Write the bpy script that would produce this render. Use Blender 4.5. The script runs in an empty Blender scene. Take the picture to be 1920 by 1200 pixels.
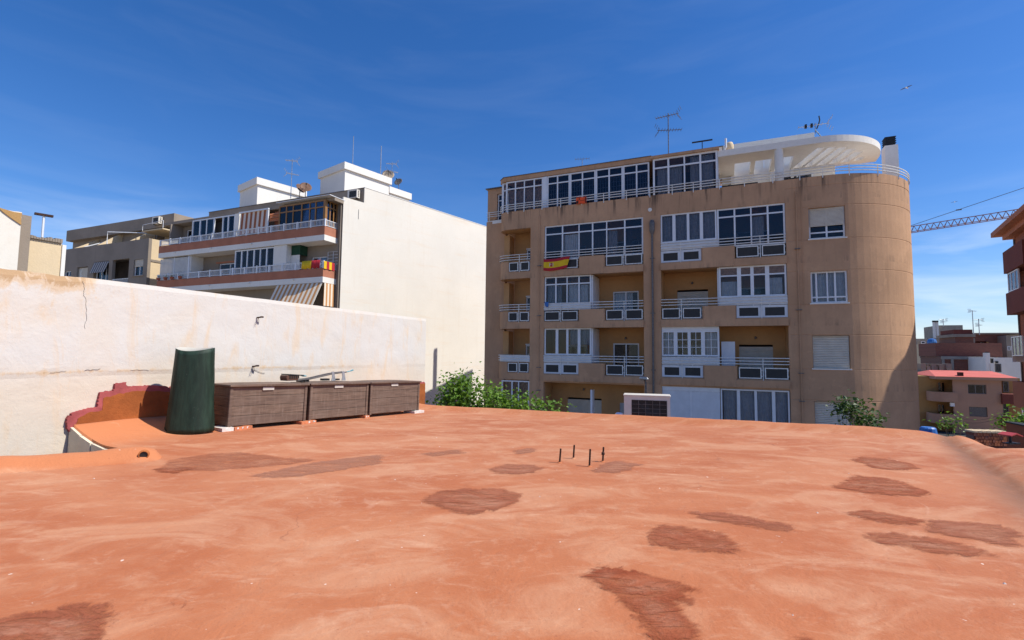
import bpy, bmesh, math, random
from mathutils import Vector, Matrix, noise as mnoise
from mathutils.geometry import tessellate_polygon
R = math.radians
rnd = random.Random(7)
S = bpy.context.scene
C = S.collection

# ------------------------------------------------------------------ camera, sky, sun
F = 920.0                                   # focal length in pixels of a 1920 wide frame
PITCH, ROLL, EYE = math.atan(65 / 920), 0.0115, 1.05
cam = bpy.data.objects.new('camera', bpy.data.cameras.new('camera'))
C.objects.link(cam); S.camera = cam
cam.data.sensor_width = 36; cam.data.lens = 36 * F / 1920
cam.data.clip_start = 0.05; cam.data.clip_end = 6000
cam.matrix_world = Matrix.Translation((0, 0, EYE)) @ Matrix.Rotation(math.pi / 2 + PITCH, 4, 'X') @ Matrix.Rotation(ROLL, 4, 'Z')

SUN_EL, SUN_AZ = R(51.5), R(103)              # azimuth from +Y towards +X
sun = bpy.data.objects.new('sun', bpy.data.lights.new('sun', 'SUN'))
C.objects.link(sun)
sun.data.energy = 5.0; sun.data.angle = R(0.53); sun.data.color = (1.0, 0.955, 0.855)
sd = Vector((math.sin(SUN_AZ) * math.cos(SUN_EL), math.cos(SUN_AZ) * math.cos(SUN_EL), math.sin(SUN_EL)))
sun.rotation_euler = sd.to_track_quat('Z', 'Y').to_euler()
sun.location = (30, -10, 60)

W = bpy.data.worlds.new('World'); S.world = W; W.use_nodes = True
nt = W.node_tree; N = nt.nodes; L = nt.links
bg = N['Background']; bg.inputs['Strength'].default_value = 0.104
sky = N.new('ShaderNodeTexSky'); sky.sky_type = 'NISHITA'; sky.sun_disc = False
sky.sun_elevation = SUN_EL; sky.sun_rotation = SUN_AZ
sky.air_density = 1.0; sky.dust_density = 0.3; sky.ozone_density = 1.6; sky.altitude = 50
hs = N.new('ShaderNodeHueSaturation'); hs.inputs['Saturation'].default_value = 1.34; hs.inputs['Value'].default_value = 1.0
L.new(sky.outputs[0], hs.inputs['Color'])
tn = N.new('ShaderNodeMix'); tn.data_type = 'RGBA'; tn.blend_type = 'MULTIPLY'; tn.inputs['Factor'].default_value = 1.0
tn.inputs['B'].default_value = (0.84, 0.93, 1.20, 1); L.new(hs.outputs[0], tn.inputs['A'])
tc = N.new('ShaderNodeTexCoord')
mp = N.new('ShaderNodeMapping'); mp.inputs['Scale'].default_value = (1.6, 1.6, 9.0); mp.inputs['Rotation'].default_value = (0.10, 0.16, 0.4)
L.new(tc.outputs['Generated'], mp.inputs['Vector'])
cn = N.new('ShaderNodeTexNoise'); cn.inputs['Scale'].default_value = 2.1; cn.inputs['Detail'].default_value = 9; cn.inputs['Roughness'].default_value = 0.55
cn.inputs['Distortion'].default_value = 0.5
L.new(mp.outputs[0], cn.inputs['Vector'])
cr = N.new('ShaderNodeMapRange'); cr.inputs['From Min'].default_value = 0.45; cr.inputs['From Max'].default_value = 0.80
L.new(cn.outputs['Fac'], cr.inputs['Value'])
sp = N.new('ShaderNodeSeparateXYZ'); L.new(tc.outputs['Generated'], sp.inputs[0])
lo = N.new('ShaderNodeMapRange'); lo.inputs['From Min'].default_value = 0.0; lo.inputs['From Max'].default_value = 0.27
lo.inputs['To Min'].default_value = 1.0; lo.inputs['To Max'].default_value = 0.03
L.new(sp.outputs['Z'], lo.inputs['Value'])
mu = N.new('ShaderNodeMath'); mu.operation = 'MULTIPLY'
L.new(cr.outputs[0], mu.inputs[0]); L.new(lo.outputs[0], mu.inputs[1])
mx = N.new('ShaderNodeMix'); mx.data_type = 'RGBA'
L.new(mu.outputs[0], mx.inputs['Factor']); L.new(tn.outputs['Result'], mx.inputs['A']); mx.inputs['B'].default_value = (8.2, 8.9, 9.8, 1)
L.new(mx.outputs['Result'], bg.inputs['Color'])

S.view_settings.view_transform = 'Standard'; S.view_settings.look = 'None'
S.view_settings.exposure = 0.25; S.view_settings.gamma = 1; S.view_settings.use_curve_mapping = False
S.render.engine = 'CYCLES'
S.cycles.max_bounces = 8; S.cycles.transparent_max_bounces = 24
S.cycles.use_denoising = True

GROUND = -7.5
# ------------------------------------------------------------------ pixel -> world measuring helpers (1920x1200 photograph)
cP, sP, cR, sR = math.cos(PITCH), math.sin(PITCH), math.cos(ROLL), math.sin(ROLL)
FW = Vector((0, cP, sP)); UP0 = Vector((0, -sP, cP)); R0 = Vector((1, 0, 0))
RT = cR * R0 + sR * UP0; UPV = -sR * R0 + cR * UP0
EYEV = Vector((0, 0, EYE))
def ray(px, py): return FW + RT * ((px - 960) / F) - UPV * ((py - 600) / F)
def at_z(px, py, z=0.0):
    d = ray(px, py); return EYEV + d * ((z - EYE) / d.z)
def at_y(px, py, y):
    d = ray(px, py); return EYEV + d * (y / d.y)
def on_plane(px, py, o, n):
    d = ray(px, py); return EYEV + d * ((Vector(o) - EYEV).dot(n) / d.dot(n))

# ------------------------------------------------------------------ materials
def srgb(r, g, b):
    f = lambda c: (c / 255 / 12.92) if c / 255 <= 0.04045 else ((c / 255 + 0.055) / 1.055) ** 2.4
    return (f(r), f(g), f(b))
def newmat(name):
    m = bpy.data.materials.new(name); m.use_nodes = True
    return m, m.node_tree.nodes, m.node_tree.links, m.node_tree.nodes['Principled BSDF']
def nnode(N, L, vec, scale, detail=4, rough=0.55, dist=0.0):
    n = N.new('ShaderNodeTexNoise'); n.inputs['Scale'].default_value = scale; n.inputs['Detail'].default_value = detail
    n.inputs['Roughness'].default_value = rough; n.inputs['Distortion'].default_value = dist
    L.new(vec, n.inputs['Vector']); return n.outputs['Fac']
def ramp(N, L, fac, a, b, ta=0.0, tb=1.0):
    n = N.new('ShaderNodeMapRange'); n.interpolation_type = 'SMOOTHSTEP'
    n.inputs['From Min'].default_value = a; n.inputs['From Max'].default_value = b
    n.inputs['To Min'].default_value = ta; n.inputs['To Max'].default_value = tb
    L.new(fac, n.inputs['Value']); return n.outputs[0]
def mixc(N, L, fac, a, b):
    n = N.new('ShaderNodeMix'); n.data_type = 'RGBA'
    if isinstance(fac, float): n.inputs['Factor'].default_value = fac
    else: L.new(fac, n.inputs['Factor'])
    for k, v in (('A', a), ('B', b)):
        if isinstance(v, tuple): n.inputs[k].default_value = (*v[:3], 1)
        else: L.new(v, n.inputs[k])
    return n.outputs['Result']
def mathn(N, L, op, a, b=None):
    n = N.new('ShaderNodeMath'); n.operation = op
    for i, v in enumerate((a, b)):
        if v is None: continue
        if isinstance(v, (int, float)): n.inputs[i].default_value = v
        else: L.new(v, n.inputs[i])
    return n.outputs[0]
def bump(N, L, bsdf, h, strength, dist):
    b = N.new('ShaderNodeBump'); b.inputs['Strength'].default_value = strength; b.inputs['Distance'].default_value = dist
    L.new(h, b.inputs['Height']); L.new(b.outputs[0], bsdf.inputs['Normal']); return b
def posn(N, L, scale=(1, 1, 1)):
    g = N.new('ShaderNodeNewGeometry')
    if scale == (1, 1, 1): return g.outputs['Position']
    m = N.new('ShaderNodeMapping'); m.inputs['Scale'].default_value = scale
    L.new(g.outputs['Position'], m.inputs['Vector']); return m.outputs[0]
def plaster(name, col, dirt=None, var=0.18, scale=0.6, rough=0.9, bstr=0.35, bscale=40, streak=0.25, runoff=None, bands=None):
    """rendered or painted masonry: broad tonal clouds, rain streaks, fine grain"""
    m, N, L, B = newmat(name)
    p = posn(N, L)
    dirt = dirt or tuple(c * 0.62 for c in col)
    hi = tuple(min(1, c * (1 + var * 0.5)) for c in col)
    c = mixc(N, L, ramp(N, L, nnode(N, L, p, scale, 6, 0.6), 0.3, 0.7), tuple(x * (1 - var) for x in col), hi)
    st = nnode(N, L, posn(N, L, (2.6, 2.6, 0.22)), 1.3, 5, 0.6)
    c = mixc(N, L, mathn(N, L, 'MULTIPLY', ramp(N, L, st, 0.52, 0.8), streak), c, dirt)
    if bands:                                      # faint level streaks left by the plasterers' lifts
        bn = nnode(N, L, posn(N, L, (0.25, 0.25, 2.2)), 1.2, 7, 0.65)
        c = mixc(N, L, ramp(N, L, bn, 0.52, 0.75, 0.0, 0.35), c, bands)
    if runoff:                                     # soot run-off below a parapet
        sz = N.new('ShaderNodeSeparateXYZ'); L.new(p, sz.inputs[0])
        ro = nnode(N, L, posn(N, L, (1.0, 1.0, 0.05)), 2.3, 6, 0.75)
        k = mathn(N, L, 'MULTIPLY', ramp(N, L, ro, 0.50, 0.64), ramp(N, L, sz.outputs['Z'], runoff[0], runoff[1], 0.0, 0.85))
        k = mathn(N, L, 'MULTIPLY', k, mathn(N, L, 'LESS_THAN', sz.outputs['Z'], runoff[1] + 0.1))
        c = mixc(N, L, k, c, (0.05, 0.04, 0.034))
        fz = mathn(N, L, 'FRACT', mathn(N, L, 'DIVIDE', mathn(N, L, 'SUBTRACT', sz.outputs['Z'], 5.36 - 2.86 * 4), 2.86))
        c = mixc(N, L, ramp(N, L, nnode(N, L, posn(N, L, (1, 1, .8)), 0.55, 5, 0.6, 0.4), 0.585, 0.60, 0.0, 0.22), c, tuple(x * 0.80 for x in col))   # repainted areas
        c = mixc(N, L, ramp(N, L, nnode(N, L, posn(N, L, (1.3, 1.3, 1.1)), 0.8, 5, 0.6, 0.4), 0.63, 0.645, 0.0, 0.25), c, tuple(min(1, x * 1.22) for x in col))
        k2 = mathn(N, L, 'MULTIPLY', ramp(N, L, nnode(N, L, posn(N, L, (1, 1, 0.12)), 3.6, 6, 0.75), 0.50, 0.66), ramp(N, L, fz, 0.16, 0.0, 0.0, 0.38))
        c = mixc(N, L, k2, c, (0.10, 0.075, 0.058))
    fine = nnode(N, L, p, 9.0, 4, 0.7)
    c = mixc(N, L, ramp(N, L, fine, 0.35, 0.8, 0.0, 0.16), c, dirt)
    L.new(c, B.inputs['Base Color']); B.inputs['Roughness'].default_value = rough
    B.inputs['Specular IOR Level'].default_value = 0.25
    bump(N, L, B, nnode(N, L, p, bscale, 4, 0.7), bstr, 0.01)
    return m
def paint(name, col, rough=0.45, metal=0.0, var=0.10, scale=3.0, spec=0.4):
    m, N, L, B = newmat(name)
    p = posn(N, L)
    f = ramp(N, L, nnode(N, L, p, scale, 5, 0.6), 0.3, 0.75)
    L.new(mixc(N, L, f, tuple(c * (1 - var) for c in col), tuple(min(1, c * (1 + var)) for c in col)), B.inputs['Base Color'])
    B.inputs['Roughness'].default_value = rough; B.inputs['Metallic'].default_value = metal
    B.inputs['Specular IOR Level'].default_value = spec
    return m
def glass(name, tint=(0.82, 0.84, 0.86), refl=0.0, rough=0.02):
    m, N, L, B = newmat(name)
    out = N['Material Output']
    t = N.new('ShaderNodeBsdfTransparent'); t.inputs['Color'].default_value = (*tint, 1)
    g = N.new('ShaderNodeBsdfGlossy'); g.inputs['Roughness'].default_value = rough; g.inputs['Color'].default_value = (0.9, 0.93, 1, 1)
    fr = N.new('ShaderNodeFresnel'); fr.inputs['IOR'].default_value = 1.33
    fac = mathn(N, L, 'ADD', fr.outputs[0], refl)
    mixs = N.new('ShaderNodeMixShader'); L.new(fac, mixs.inputs[0]); L.new(t.outputs[0], mixs.inputs[1]); L.new(g.outputs[0], mixs.inputs[2])
    L.new(mixs.outputs[0], out.inputs['Surface'])
    return m

M = {}
M['tan'] = plaster('tan_render', (0.515, 0.303, 0.178), dirt=(0.29, 0.17, 0.10), var=0.15, scale=0.5, streak=0.45, bscale=25, runoff=(8.2, 9.25))
M['tan_in'] = plaster('tan_render_recess', (0.50, 0.275, 0.12), var=0.12, scale=0.8, streak=0.12)
M['white'] = plaster('white_render', (0.76, 0.73, 0.68), dirt=(0.45, 0.40, 0.34), var=0.06, scale=0.4, streak=0.2)
M['blank'] = plaster('cream_white_render', (0.73, 0.685, 0.61), dirt=(0.60, 0.50, 0.38), var=0.05, scale=0.25, streak=0.22, bscale=12, bands=(0.70, 0.55, 0.40))
M['frame'] = paint('white_aluminium', (0.70, 0.71, 0.74), 0.4, 0.0, 0.05)
M['grey_pvc'] = paint('white_sheet', (0.62, 0.64, 0.68), 0.55, 0.0, 0.06)
M['rail'] = paint('white_rail_paint', (0.70, 0.69, 0.67), 0.45, 0, 0.12, 8)
M['wood'] = paint('brown_aluminium', (0.30, 0.145, 0.045), 0.5, 0, 0.15)
M['glass'] = glass('window_glass')
M['dglass'] = glass('tinted_glass', (0.46, 0.48, 0.54), 0.015)
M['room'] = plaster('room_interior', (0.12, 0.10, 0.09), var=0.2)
M['curtain'] = paint('curtain_cloth', (0.62, 0.62, 0.64), 0.9, 0, 0.1, 6)
M['bcurtain'] = paint('patterned_curtain', (0.36, 0.23, 0.17), 0.9, 0, 0.25, 9)
M['gcurtain'] = paint('grey_curtain', (0.30, 0.30, 0.33), 0.9, 0, 0.15, 9)
M['shutter'] = paint('roller_shutter', (0.60, 0.55, 0.47), 0.55, 0, 0.08)
M['gshutter'] = paint('grey_roller_shutter', (0.52, 0.53, 0.54), 0.55, 0, 0.08)
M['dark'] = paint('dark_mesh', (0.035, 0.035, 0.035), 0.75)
M['black'] = paint('black_plastic', (0.015, 0.015, 0.016), 0.5)
M['metal'] = paint('galvanised_metal', (0.42, 0.43, 0.45), 0.4, 0.7, 0.2, 12)
M['dmetal'] = paint('dull_metal', (0.16, 0.145, 0.14), 0.55, 0.4, 0.3, 12)
M['rust'] = paint('rusty_steel', (0.055, 0.025, 0.017), 0.85, 0.1, 0.5, 45)
M['cream'] = plaster('cream_render', (0.66, 0.52, 0.34), var=0.08, scale=0.5, streak=0.2)
M['grey'] = plaster('grey_brown_render', (0.27, 0.225, 0.185), var=0.12, scale=0.5, streak=0.3)
M['band'] = plaster('weathered_concrete_band', (0.30, 0.245, 0.195), var=0.14, scale=0.6, streak=0.4)
M['brickband'] = plaster('red_facing_brick_band', (0.42, 0.17, 0.105), var=0.12, scale=1.2, streak=0.12)
M['redwall'] = plaster('red_brown_render', (0.30, 0.105, 0.06), var=0.12, scale=0.5, streak=0.15)
M['maroon'] = plaster('maroon_render', (0.17, 0.05, 0.038), var=0.1, scale=0.5, streak=0.15)
M['salmon'] = plaster('salmon_render', (0.41, 0.245, 0.172), var=0.08, scale=0.4, streak=0.15)
M['ochre'] = plaster('ochre_render', (0.42, 0.25, 0.10), var=0.12, scale=0.4, streak=0.25)
M['redroof'] = plaster('red_roof_paint', (0.56, 0.145, 0.115), var=0.12, scale=0.5, streak=0.05)
M['asphalt'] = plaster('asphalt', (0.055, 0.052, 0.05), var=0.2, scale=0.3, streak=0, bscale=60)
M['grnd'] = plaster('dusty_ground', (0.34, 0.28, 0.21), var=0.25, scale=0.02, streak=0)
M['cement'] = plaster('grey_cement', (0.30, 0.27, 0.235), var=0.15, scale=1.5, streak=0.25)

def brickmat(name, c1, c2, mortar, scale=1.0):
    m, N, L, B = newmat(name)
    tcn = N.new('ShaderNodeTexCoord'); mp = N.new('ShaderNodeMapping')
    L.new(tcn.outputs['Object'], mp.inputs['Vector']); mp.inputs['Rotation'].default_value = (math.pi / 2, 0, 0)
    b = N.new('ShaderNodeTexBrick'); L.new(mp.outputs[0], b.inputs['Vector'])
    b.inputs['Color1'].default_value = (*c1, 1); b.inputs['Color2'].default_value = (*c2, 1); b.inputs['Mortar'].default_value = (*mortar, 1)
    b.inputs['Scale'].default_value = scale; b.inputs['Mortar Size'].default_value = 0.012
    b.inputs['Brick Width'].default_value = 0.30; b.inputs['Row Height'].default_value = 0.10
    L.new(b.outputs['Color'], B.inputs['Base Color']); B.inputs['Roughness'].default_value = 0.9
    bump(N, L, B, b.outputs['Fac'], -0.4, 0.01)
    return m
M['brick'] = brickmat('red_brickwork', (0.22, 0.070, 0.045), (0.155, 0.048, 0.032), (0.15, 0.10, 0.08))

def stripes(name, c1, c2, width, axis=0):
    m, N, L, B = newmat(name)
    tcn = N.new('ShaderNodeTexCoord'); s = N.new('ShaderNodeSeparateXYZ'); L.new(tcn.outputs['Object'], s.inputs[0])
    f = mathn(N, L, 'FRACT', mathn(N, L, 'DIVIDE', s.outputs[axis], width))
    st = mathn(N, L, 'GREATER_THAN', f, 0.5)
    L.new(mixc(N, L, st, c1, c2), B.inputs['Base Color']); B.inputs['Roughness'].default_value = 0.9
    return m
M['awn1'] = stripes('brown_striped_canvas', (0.30, 0.10, 0.045), (0.62, 0.55, 0.50), 0.46)
M['awn2'] = stripes('orange_striped_canvas', (0.52, 0.24, 0.085), (0.74, 0.66, 0.54), 0.40)

# roof paint: worn terracotta coating
def roofmat():
    m, N, L, B = newmat('terracotta_roof_coating')
    p = posn(N, L)
    a = N.new('ShaderNodeAttribute'); a.attribute_name = 'paint'
    base = (0.470, 0.168, 0.072); deep = (0.405, 0.118, 0.042); pale = (0.535, 0.250, 0.134); fresh = (0.50, 0.178, 0.074)
    sw = posn(N, L, (1.0, 1.7, 1.0))
    n1 = nnode(N, L, sw, 0.42, 6, 0.6, 1.0)
    c = mixc(N, L, ramp(N, L, n1, 0.36, 0.64), deep, base)
    n2 = nnode(N, L, sw, 1.25, 8, 0.62, 1.0)
    c = mixc(N, L, ramp(N, L, n2, 0.44, 0.66, 0.0, 0.8), c, pale)
    n3 = nnode(N, L, posn(N, L, (1.2, 2.8, 1.0)), 1.7, 9, 0.72, 0.9)
    c = mixc(N, L, ramp(N, L, n3, 0.53, 0.72, 0.0, 0.40), c, (0.66, 0.39, 0.25))
    n4 = nnode(N, L, posn(N, L, (1.0, 1.6, 1.0)), 5.0, 9, 0.76, 0.8)
    c = mixc(N, L, ramp(N, L, n4, 0.52, 0.70, 0.0, 0.28), c, (0.66, 0.40, 0.26))
    n6 = nnode(N, L, posn(N, L, (2.0, 0.8, 1.0)), 16, 8, 0.8, 0.8)                  # roller drag marks
    c = mixc(N, L, ramp(N, L, n6, 0.52, 0.72, 0.0, 0.16), c, (0.62, 0.36, 0.23))
    c = mixc(N, L, ramp(N, L, n6, 0.32, 0.47, 0.2, 0.0), c, (0.34, 0.105, 0.05))
    n5 = nnode(N, L, p, 2.2, 6, 0.7, 0.6)
    c = mixc(N, L, ramp(N, L, n5, 0.60, 0.78, 0.0, 0.45), c, (0.36, 0.11, 0.06))
    sepa = N.new('ShaderNodeSeparateColor'); L.new(a.outputs['Color'], sepa.inputs[0])
    c = mixc(N, L, sepa.outputs[0], c, fresh)                                  # fresh orange coat on kerb and fillet
    gf = mathn(N, L, 'MULTIPLY', sepa.outputs[1], ramp(N, L, nnode(N, L, posn(N, L, (1, 1, 1)), 3.0, 8, 0.7), 0.16, 0.52, 0.35, 1.0))
    c = mixc(N, L, gf, c, (0.23, 0.10, 0.053))                                # silt lying in the gutter
    td = nnode(N, L, p, 0.75, 4, 0.5, 0.5)                                     # tide marks where puddles dried
    tm_ = ramp(N, L, mathn(N, L, 'ABSOLUTE', mathn(N, L, 'SUBTRACT', td, 0.535)), 0.0, 0.007, 1.0, 0.0)
    tm_ = mathn(N, L, 'MULTIPLY', tm_, ramp(N, L, nnode(N, L, p, 1.9, 5, 0.7), 0.46, 0.66, 0.0, 0.26))
    c = mixc(N, L, tm_, c, (0.68, 0.42, 0.29))
    vo = N.new('ShaderNodeTexVoronoi'); vo.feature = 'DISTANCE_TO_EDGE'; vo.inputs['Scale'].default_value = 0.55
    wv = N.new('ShaderNodeVectorMath'); wv.operation = 'MULTIPLY_ADD'; nz = N.new('ShaderNodeTexNoise'); nz.inputs['Scale'].default_value = 2.5; nz.inputs['Detail'].default_value = 8
    L.new(p, nz.inputs['Vector']); L.new(nz.outputs['Color'], wv.inputs[0]); wv.inputs[1].default_value = (0.55, 0.55, 0); L.new(p, wv.inputs[2]); L.new(wv.outputs[0], vo.inputs['Vector'])
    ck = mathn(N, L, 'MULTIPLY', ramp(N, L, vo.outputs['Distance'], 0.0, 0.0045, 1.0, 0.0), ramp(N, L, nnode(N, L, p, 0.8, 5, 0.6), 0.52, 0.64, 0.0, 0.5))
    c = mixc(N, L, ck, c, (0.20, 0.06, 0.032))                                 # hairline cracks
    sp_ = nnode(N, L, p, 55, 3, 0.6)
    c = mixc(N, L, ramp(N, L, sp_, 0.66, 0.72, 0, 0.6), c, (0.25, 0.08, 0.045))
    sp2 = nnode(N, L, p, 23, 2, 0.5)
    c = mixc(N, L, ramp(N, L, sp2, 0.755, 0.77, 0, 0.8), c, (0.75, 0.62, 0.53))
    L.new(c, B.inputs['Base Color'])
    B.inputs['Roughness'].default_value = 0.72; B.inputs['Specular IOR Level'].default_value = 0.22
    B.inputs['Sheen Weight'].default_value = 0.14; B.inputs['Sheen Roughness'].default_value = 0.45; B.inputs['Sheen Tint'].default_value = (1.0, 0.76, 0.58, 1)   # dust film
    h = mathn(N, L, 'ADD', mathn(N, L, 'MULTIPLY', nnode(N, L, p, 5, 6, 0.65, 0.5), 1.0), mathn(N, L, 'MULTIPLY', nnode(N, L, p, 60, 4, 0.7), 0.22))
    bump(N, L, B, h, 0.55, 0.022)
    return m
M['roof'] = roofmat()
def patchmat():
    m, N, L, B = newmat('dark_repair_coating')
    p = posn(N, L)
    a = N.new('ShaderNodeAttribute'); a.attribute_name = 'edge'
    oi = N.new('ShaderNodeObjectInfo')
    sep = N.new('ShaderNodeSeparateColor'); L.new(oi.outputs['Color'], sep.inputs[0])
    n1 = nnode(N, L, posn(N, L, (1, 2, 1)), 3.0, 8, 0.7, 1.0)
    c = mixc(N, L, ramp(N, L, n1, 0.35, 0.65), (0.275, 0.066, 0.029), (0.365, 0.108, 0.050))
    c = mixc(N, L, sep.outputs[0], c, (0.40, 0.20, 0.135))
    c = mixc(N, L, ramp(N, L, nnode(N, L, posn(N, L, (1, 3, 1)), 6, 8, 0.75, 1.5), 0.56, 0.72, 0, 0.5), c, (0.44, 0.20, 0.125))
    wn = mathn(N, L, 'MULTIPLY', ramp(N, L, a.outputs['Fac'], 0.02, 0.13), ramp(N, L, nnode(N, L, posn(N, L, (1, 2, 1)), 2.2, 8, 0.7, 0.8), 0.42, 0.62))
    c = mixc(N, L, mathn(N, L, 'MULTIPLY', wn, 0.75), c, (0.45, 0.21, 0.13))      # worn through in the middle
    L.new(c, B.inputs['Base Color']); B.inputs['Roughness'].default_value = 0.85; B.inputs['Specular IOR Level'].default_value = 0.1
    e = mathn(N, L, 'ADD', a.outputs['Fac'], mathn(N, L, 'MULTIPLY', mathn(N, L, 'SUBTRACT', nnode(N, L, posn(N, L, (1, 1.6, 1)), 5, 12, 0.85, 0.8), 0.5), 0.34))
    al = ramp(N, L, e, -0.012, 0.045)
    gaps = ramp(N, L, nnode(N, L, posn(N, L, (1.0, 2.6, 1)), 4.2, 10, 0.75, 1.4), 0.36, 0.56, 0.30, 0.97)
    L.new(mathn(N, L, 'MULTIPLY', mathn(N, L, 'MULTIPLY', al, gaps), sep.outputs[1]), B.inputs['Alpha'])
    bump(N, L, B, nnode(N, L, p, 45, 5, 0.75), 0.7, 0.012)
    return m
M['patch'] = patchmat()

# party wall: white limewash over render with ochre scars
def wallmat():
    m, N, L, B = newmat('weathered_limewash')
    p = posn(N, L)
    a = N.new('ShaderNodeAttribute'); a.attribute_name = 'stain'
    s = N.new('ShaderNodeSeparateColor'); L.new(a.outputs['Color'], s.inputs[0])
    white = (0.585, 0.565, 0.535); creamc = (0.60, 0.51, 0.405); brown = (0.42, 0.27, 0.14)
    n1 = nnode(N, L, p, 0.9, 7, 0.62, 0.6)
    c = mixc(N, L, ramp(N, L, n1, 0.40, 0.68), white, tuple(0.6 * a_ + 0.4 * b_ for a_, b_ in zip(white, creamc)))
    c = mixc(N, L, mathn(N, L, 'MULTIPLY', s.outputs[1], 0.75), c, creamc)            # lower cream coat
    n2 = nnode(N, L, posn(N, L, (3, 3, 0.7)), 1.5, 8, 0.66, 0.7)
    c = mixc(N, L, ramp(N, L, n2, 0.50, 0.68, 0, 0.55), c, (0.62, 0.47, 0.32))
    e = mathn(N, L, 'ADD', mathn(N, L, 'MULTIPLY', s.outputs[0], 0.85), mathn(N, L, 'MULTIPLY', mathn(N, L, 'SUBTRACT', nnode(N, L, posn(N, L, (1.6, 1.6, 0.9)), 4, 9, 0.72, 0.8), 0.66), 1.7))
    c = mixc(N, L, ramp(N, L, e, 0.05, 0.36, 0, 0.75), c, (0.58, 0.43, 0.28))
    c = mixc(N, L, ramp(N, L, e, 0.40, 0.62, 0, 0.8), c, brown)
    n3 = nnode(N, L, p, 14, 6, 0.75)
    c = mixc(N, L, ramp(N, L, n3, 0.69, 0.76, 0, 0.45), c, (0.40, 0.33, 0.26))
    L.new(c, B.inputs['Base Color']); B.inputs['Roughness'].default_value = 0.93; B.inputs['Specular IOR Level'].default_value = 0.15
    h = mathn(N, L, 'ADD', nnode(N, L, p, 3.0, 8, 0.62, 0.4), mathn(N, L, 'MULTIPLY', nnode(N, L, p, 26, 6, 0.75), 0.25))
    bump(N, L, B, h, 0.45, 0.03)
    return m
M['wall'] = wallmat()
def leafmat(name, a, b):
    m, N, L, B = newmat(name)
    at = N.new('ShaderNodeAttribute'); at.attribute_name = 'tone'
    L.new(mixc(N, L, at.outputs['Fac'], a, b), B.inputs['Base Color']); B.inputs['Roughness'].default_value = 0.5
    B.inputs['Specular IOR Level'].default_value = 0.35
    t = N.new('ShaderNodeBsdfTranslucent'); L.new(mixc(N, L, 0.5, a, (b[0] * 1.6, b[1] * 1.5, b[2])), t.inputs['Color'])
    ms = N.new('ShaderNodeMixShader'); ms.inputs[0].default_value = 0.35
    L.new(B.outputs[0], ms.inputs[1]); L.new(t.outputs[0], ms.inputs[2]); L.new(ms.outputs[0], N['Material Output'].inputs['Surface'])
    return m
M['leaf'] = leafmat('fig_leaves', (0.045, 0.11, 0.014), (0.19, 0.33, 0.04))
M['leafd'] = leafmat('dark_leaves', (0.022, 0.05, 0.012), (0.07, 0.13, 0.03))
M['bark'] = plaster('grey_bark', (0.16, 0.13, 0.10), var=0.3, scale=6, bscale=50)

def plankmat():
    m, N, L, B = newmat('weathered_brown_resin')
    p = posn(N, L)
    oi = N.new('ShaderNodeObjectInfo')
    g = nnode(N, L, posn(N, L, (1.0, 1.0, 14)), 3.0, 8, 0.7, 0.3)
    g2 = nnode(N, L, posn(N, L, (14, 14, 1.5)), 2.0, 7, 0.7)
    c = mixc(N, L, ramp(N, L, g, 0.3, 0.7), (0.082, 0.049, 0.034), (0.182, 0.118, 0.084))
    c = mixc(N, L, ramp(N, L, g2, 0.48, 0.78, 0, 0.7), c, (0.235, 0.175, 0.14))
    c = mixc(N, L, ramp(N, L, oi.outputs['Random'], 0, 1, 0, 0.25), c, (0.09, 0.06, 0.05))
    c = mixc(N, L, ramp(N, L, nnode(N, L, p, 2.2, 6, 0.65), 0.5, 0.75, 0, 0.45), c, (0.20, 0.15, 0.12))
    L.new(c, B.inputs['Base Color']); B.inputs['Roughness'].default_value = 0.7
    bump(N, L, B, g, 0.5, 0.004)
    return m
M['plank'] = plankmat()
def turfmat():
    m, N, L, B = newmat('green_artificial_turf')
    p = posn(N, L)
    c = mixc(N, L, ramp(N, L, nnode(N, L, posn(N, L, (6, 6, 1)), 2.4, 6, 0.65), 0.35, 0.7), (0.005, 0.017, 0.010), (0.016, 0.040, 0.026))
    c = mixc(N, L, ramp(N, L, nnode(N, L, p, 34, 4, 0.7), 0.69, 0.75, 0, 0.5), c, (0.22, 0.25, 0.22))
    L.new(c, B.inputs['Base Color']); B.inputs['Roughness'].default_value = 0.6; B.inputs['Specular IOR Level'].default_value = 0.35
    bump(N, L, B, nnode(N, L, p, 120, 3, 0.7), 0.7, 0.004)
    return m
M['turf'] = turfmat()
M['turfback'] = paint('pale_mat_backing', (0.50, 0.47, 0.42), 0.8)
M['pinkpaint'] = plaster('faded_red_primer', (0.36, 0.085, 0.085), var=0.25, scale=6, streak=0)
M['orangepaint'] = plaster('orange_wall_coating', (0.44, 0.145, 0.045), var=0.28, scale=3.5, streak=0.2, bstr=0.7)
M['orangedark'] = plaster('orange_brown_waterproofing', (0.335, 0.098, 0.026), var=0.28, scale=3.5, streak=0.2, bstr=0.7)
M['board'] = plaster('pale_fibre_board', (0.62, 0.55, 0.43), var=0.1, scale=3, streak=0.35)
M['clay'] = paint('orange_hollow_clay', (0.55, 0.19, 0.085), 0.9, 0, 0.25, 20)
M['limed'] = paint('whitewashed_clay', (0.66, 0.60, 0.55), 0.9, 0, 0.2, 20)
M['flagred'] = paint('red_cloth', (0.42, 0.018, 0.03), 0.8)
M['flagyel'] = paint('yellow_cloth', (0.72, 0.46, 0.012), 0.8)
M['signor'] = paint('orange_sign', (0.80, 0.085, 0.012), 0.6)
M['acw'] = paint('cream_enamel', (0.66, 0.61, 0.54), 0.45, 0, 0.08)
M['cranep'] = paint('red_crane_paint', (0.30, 0.12, 0.085), 0.6, 0, 0.2)
M['blue'] = paint('blue_plastic', (0.03, 0.14, 0.42), 0.5)
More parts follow.
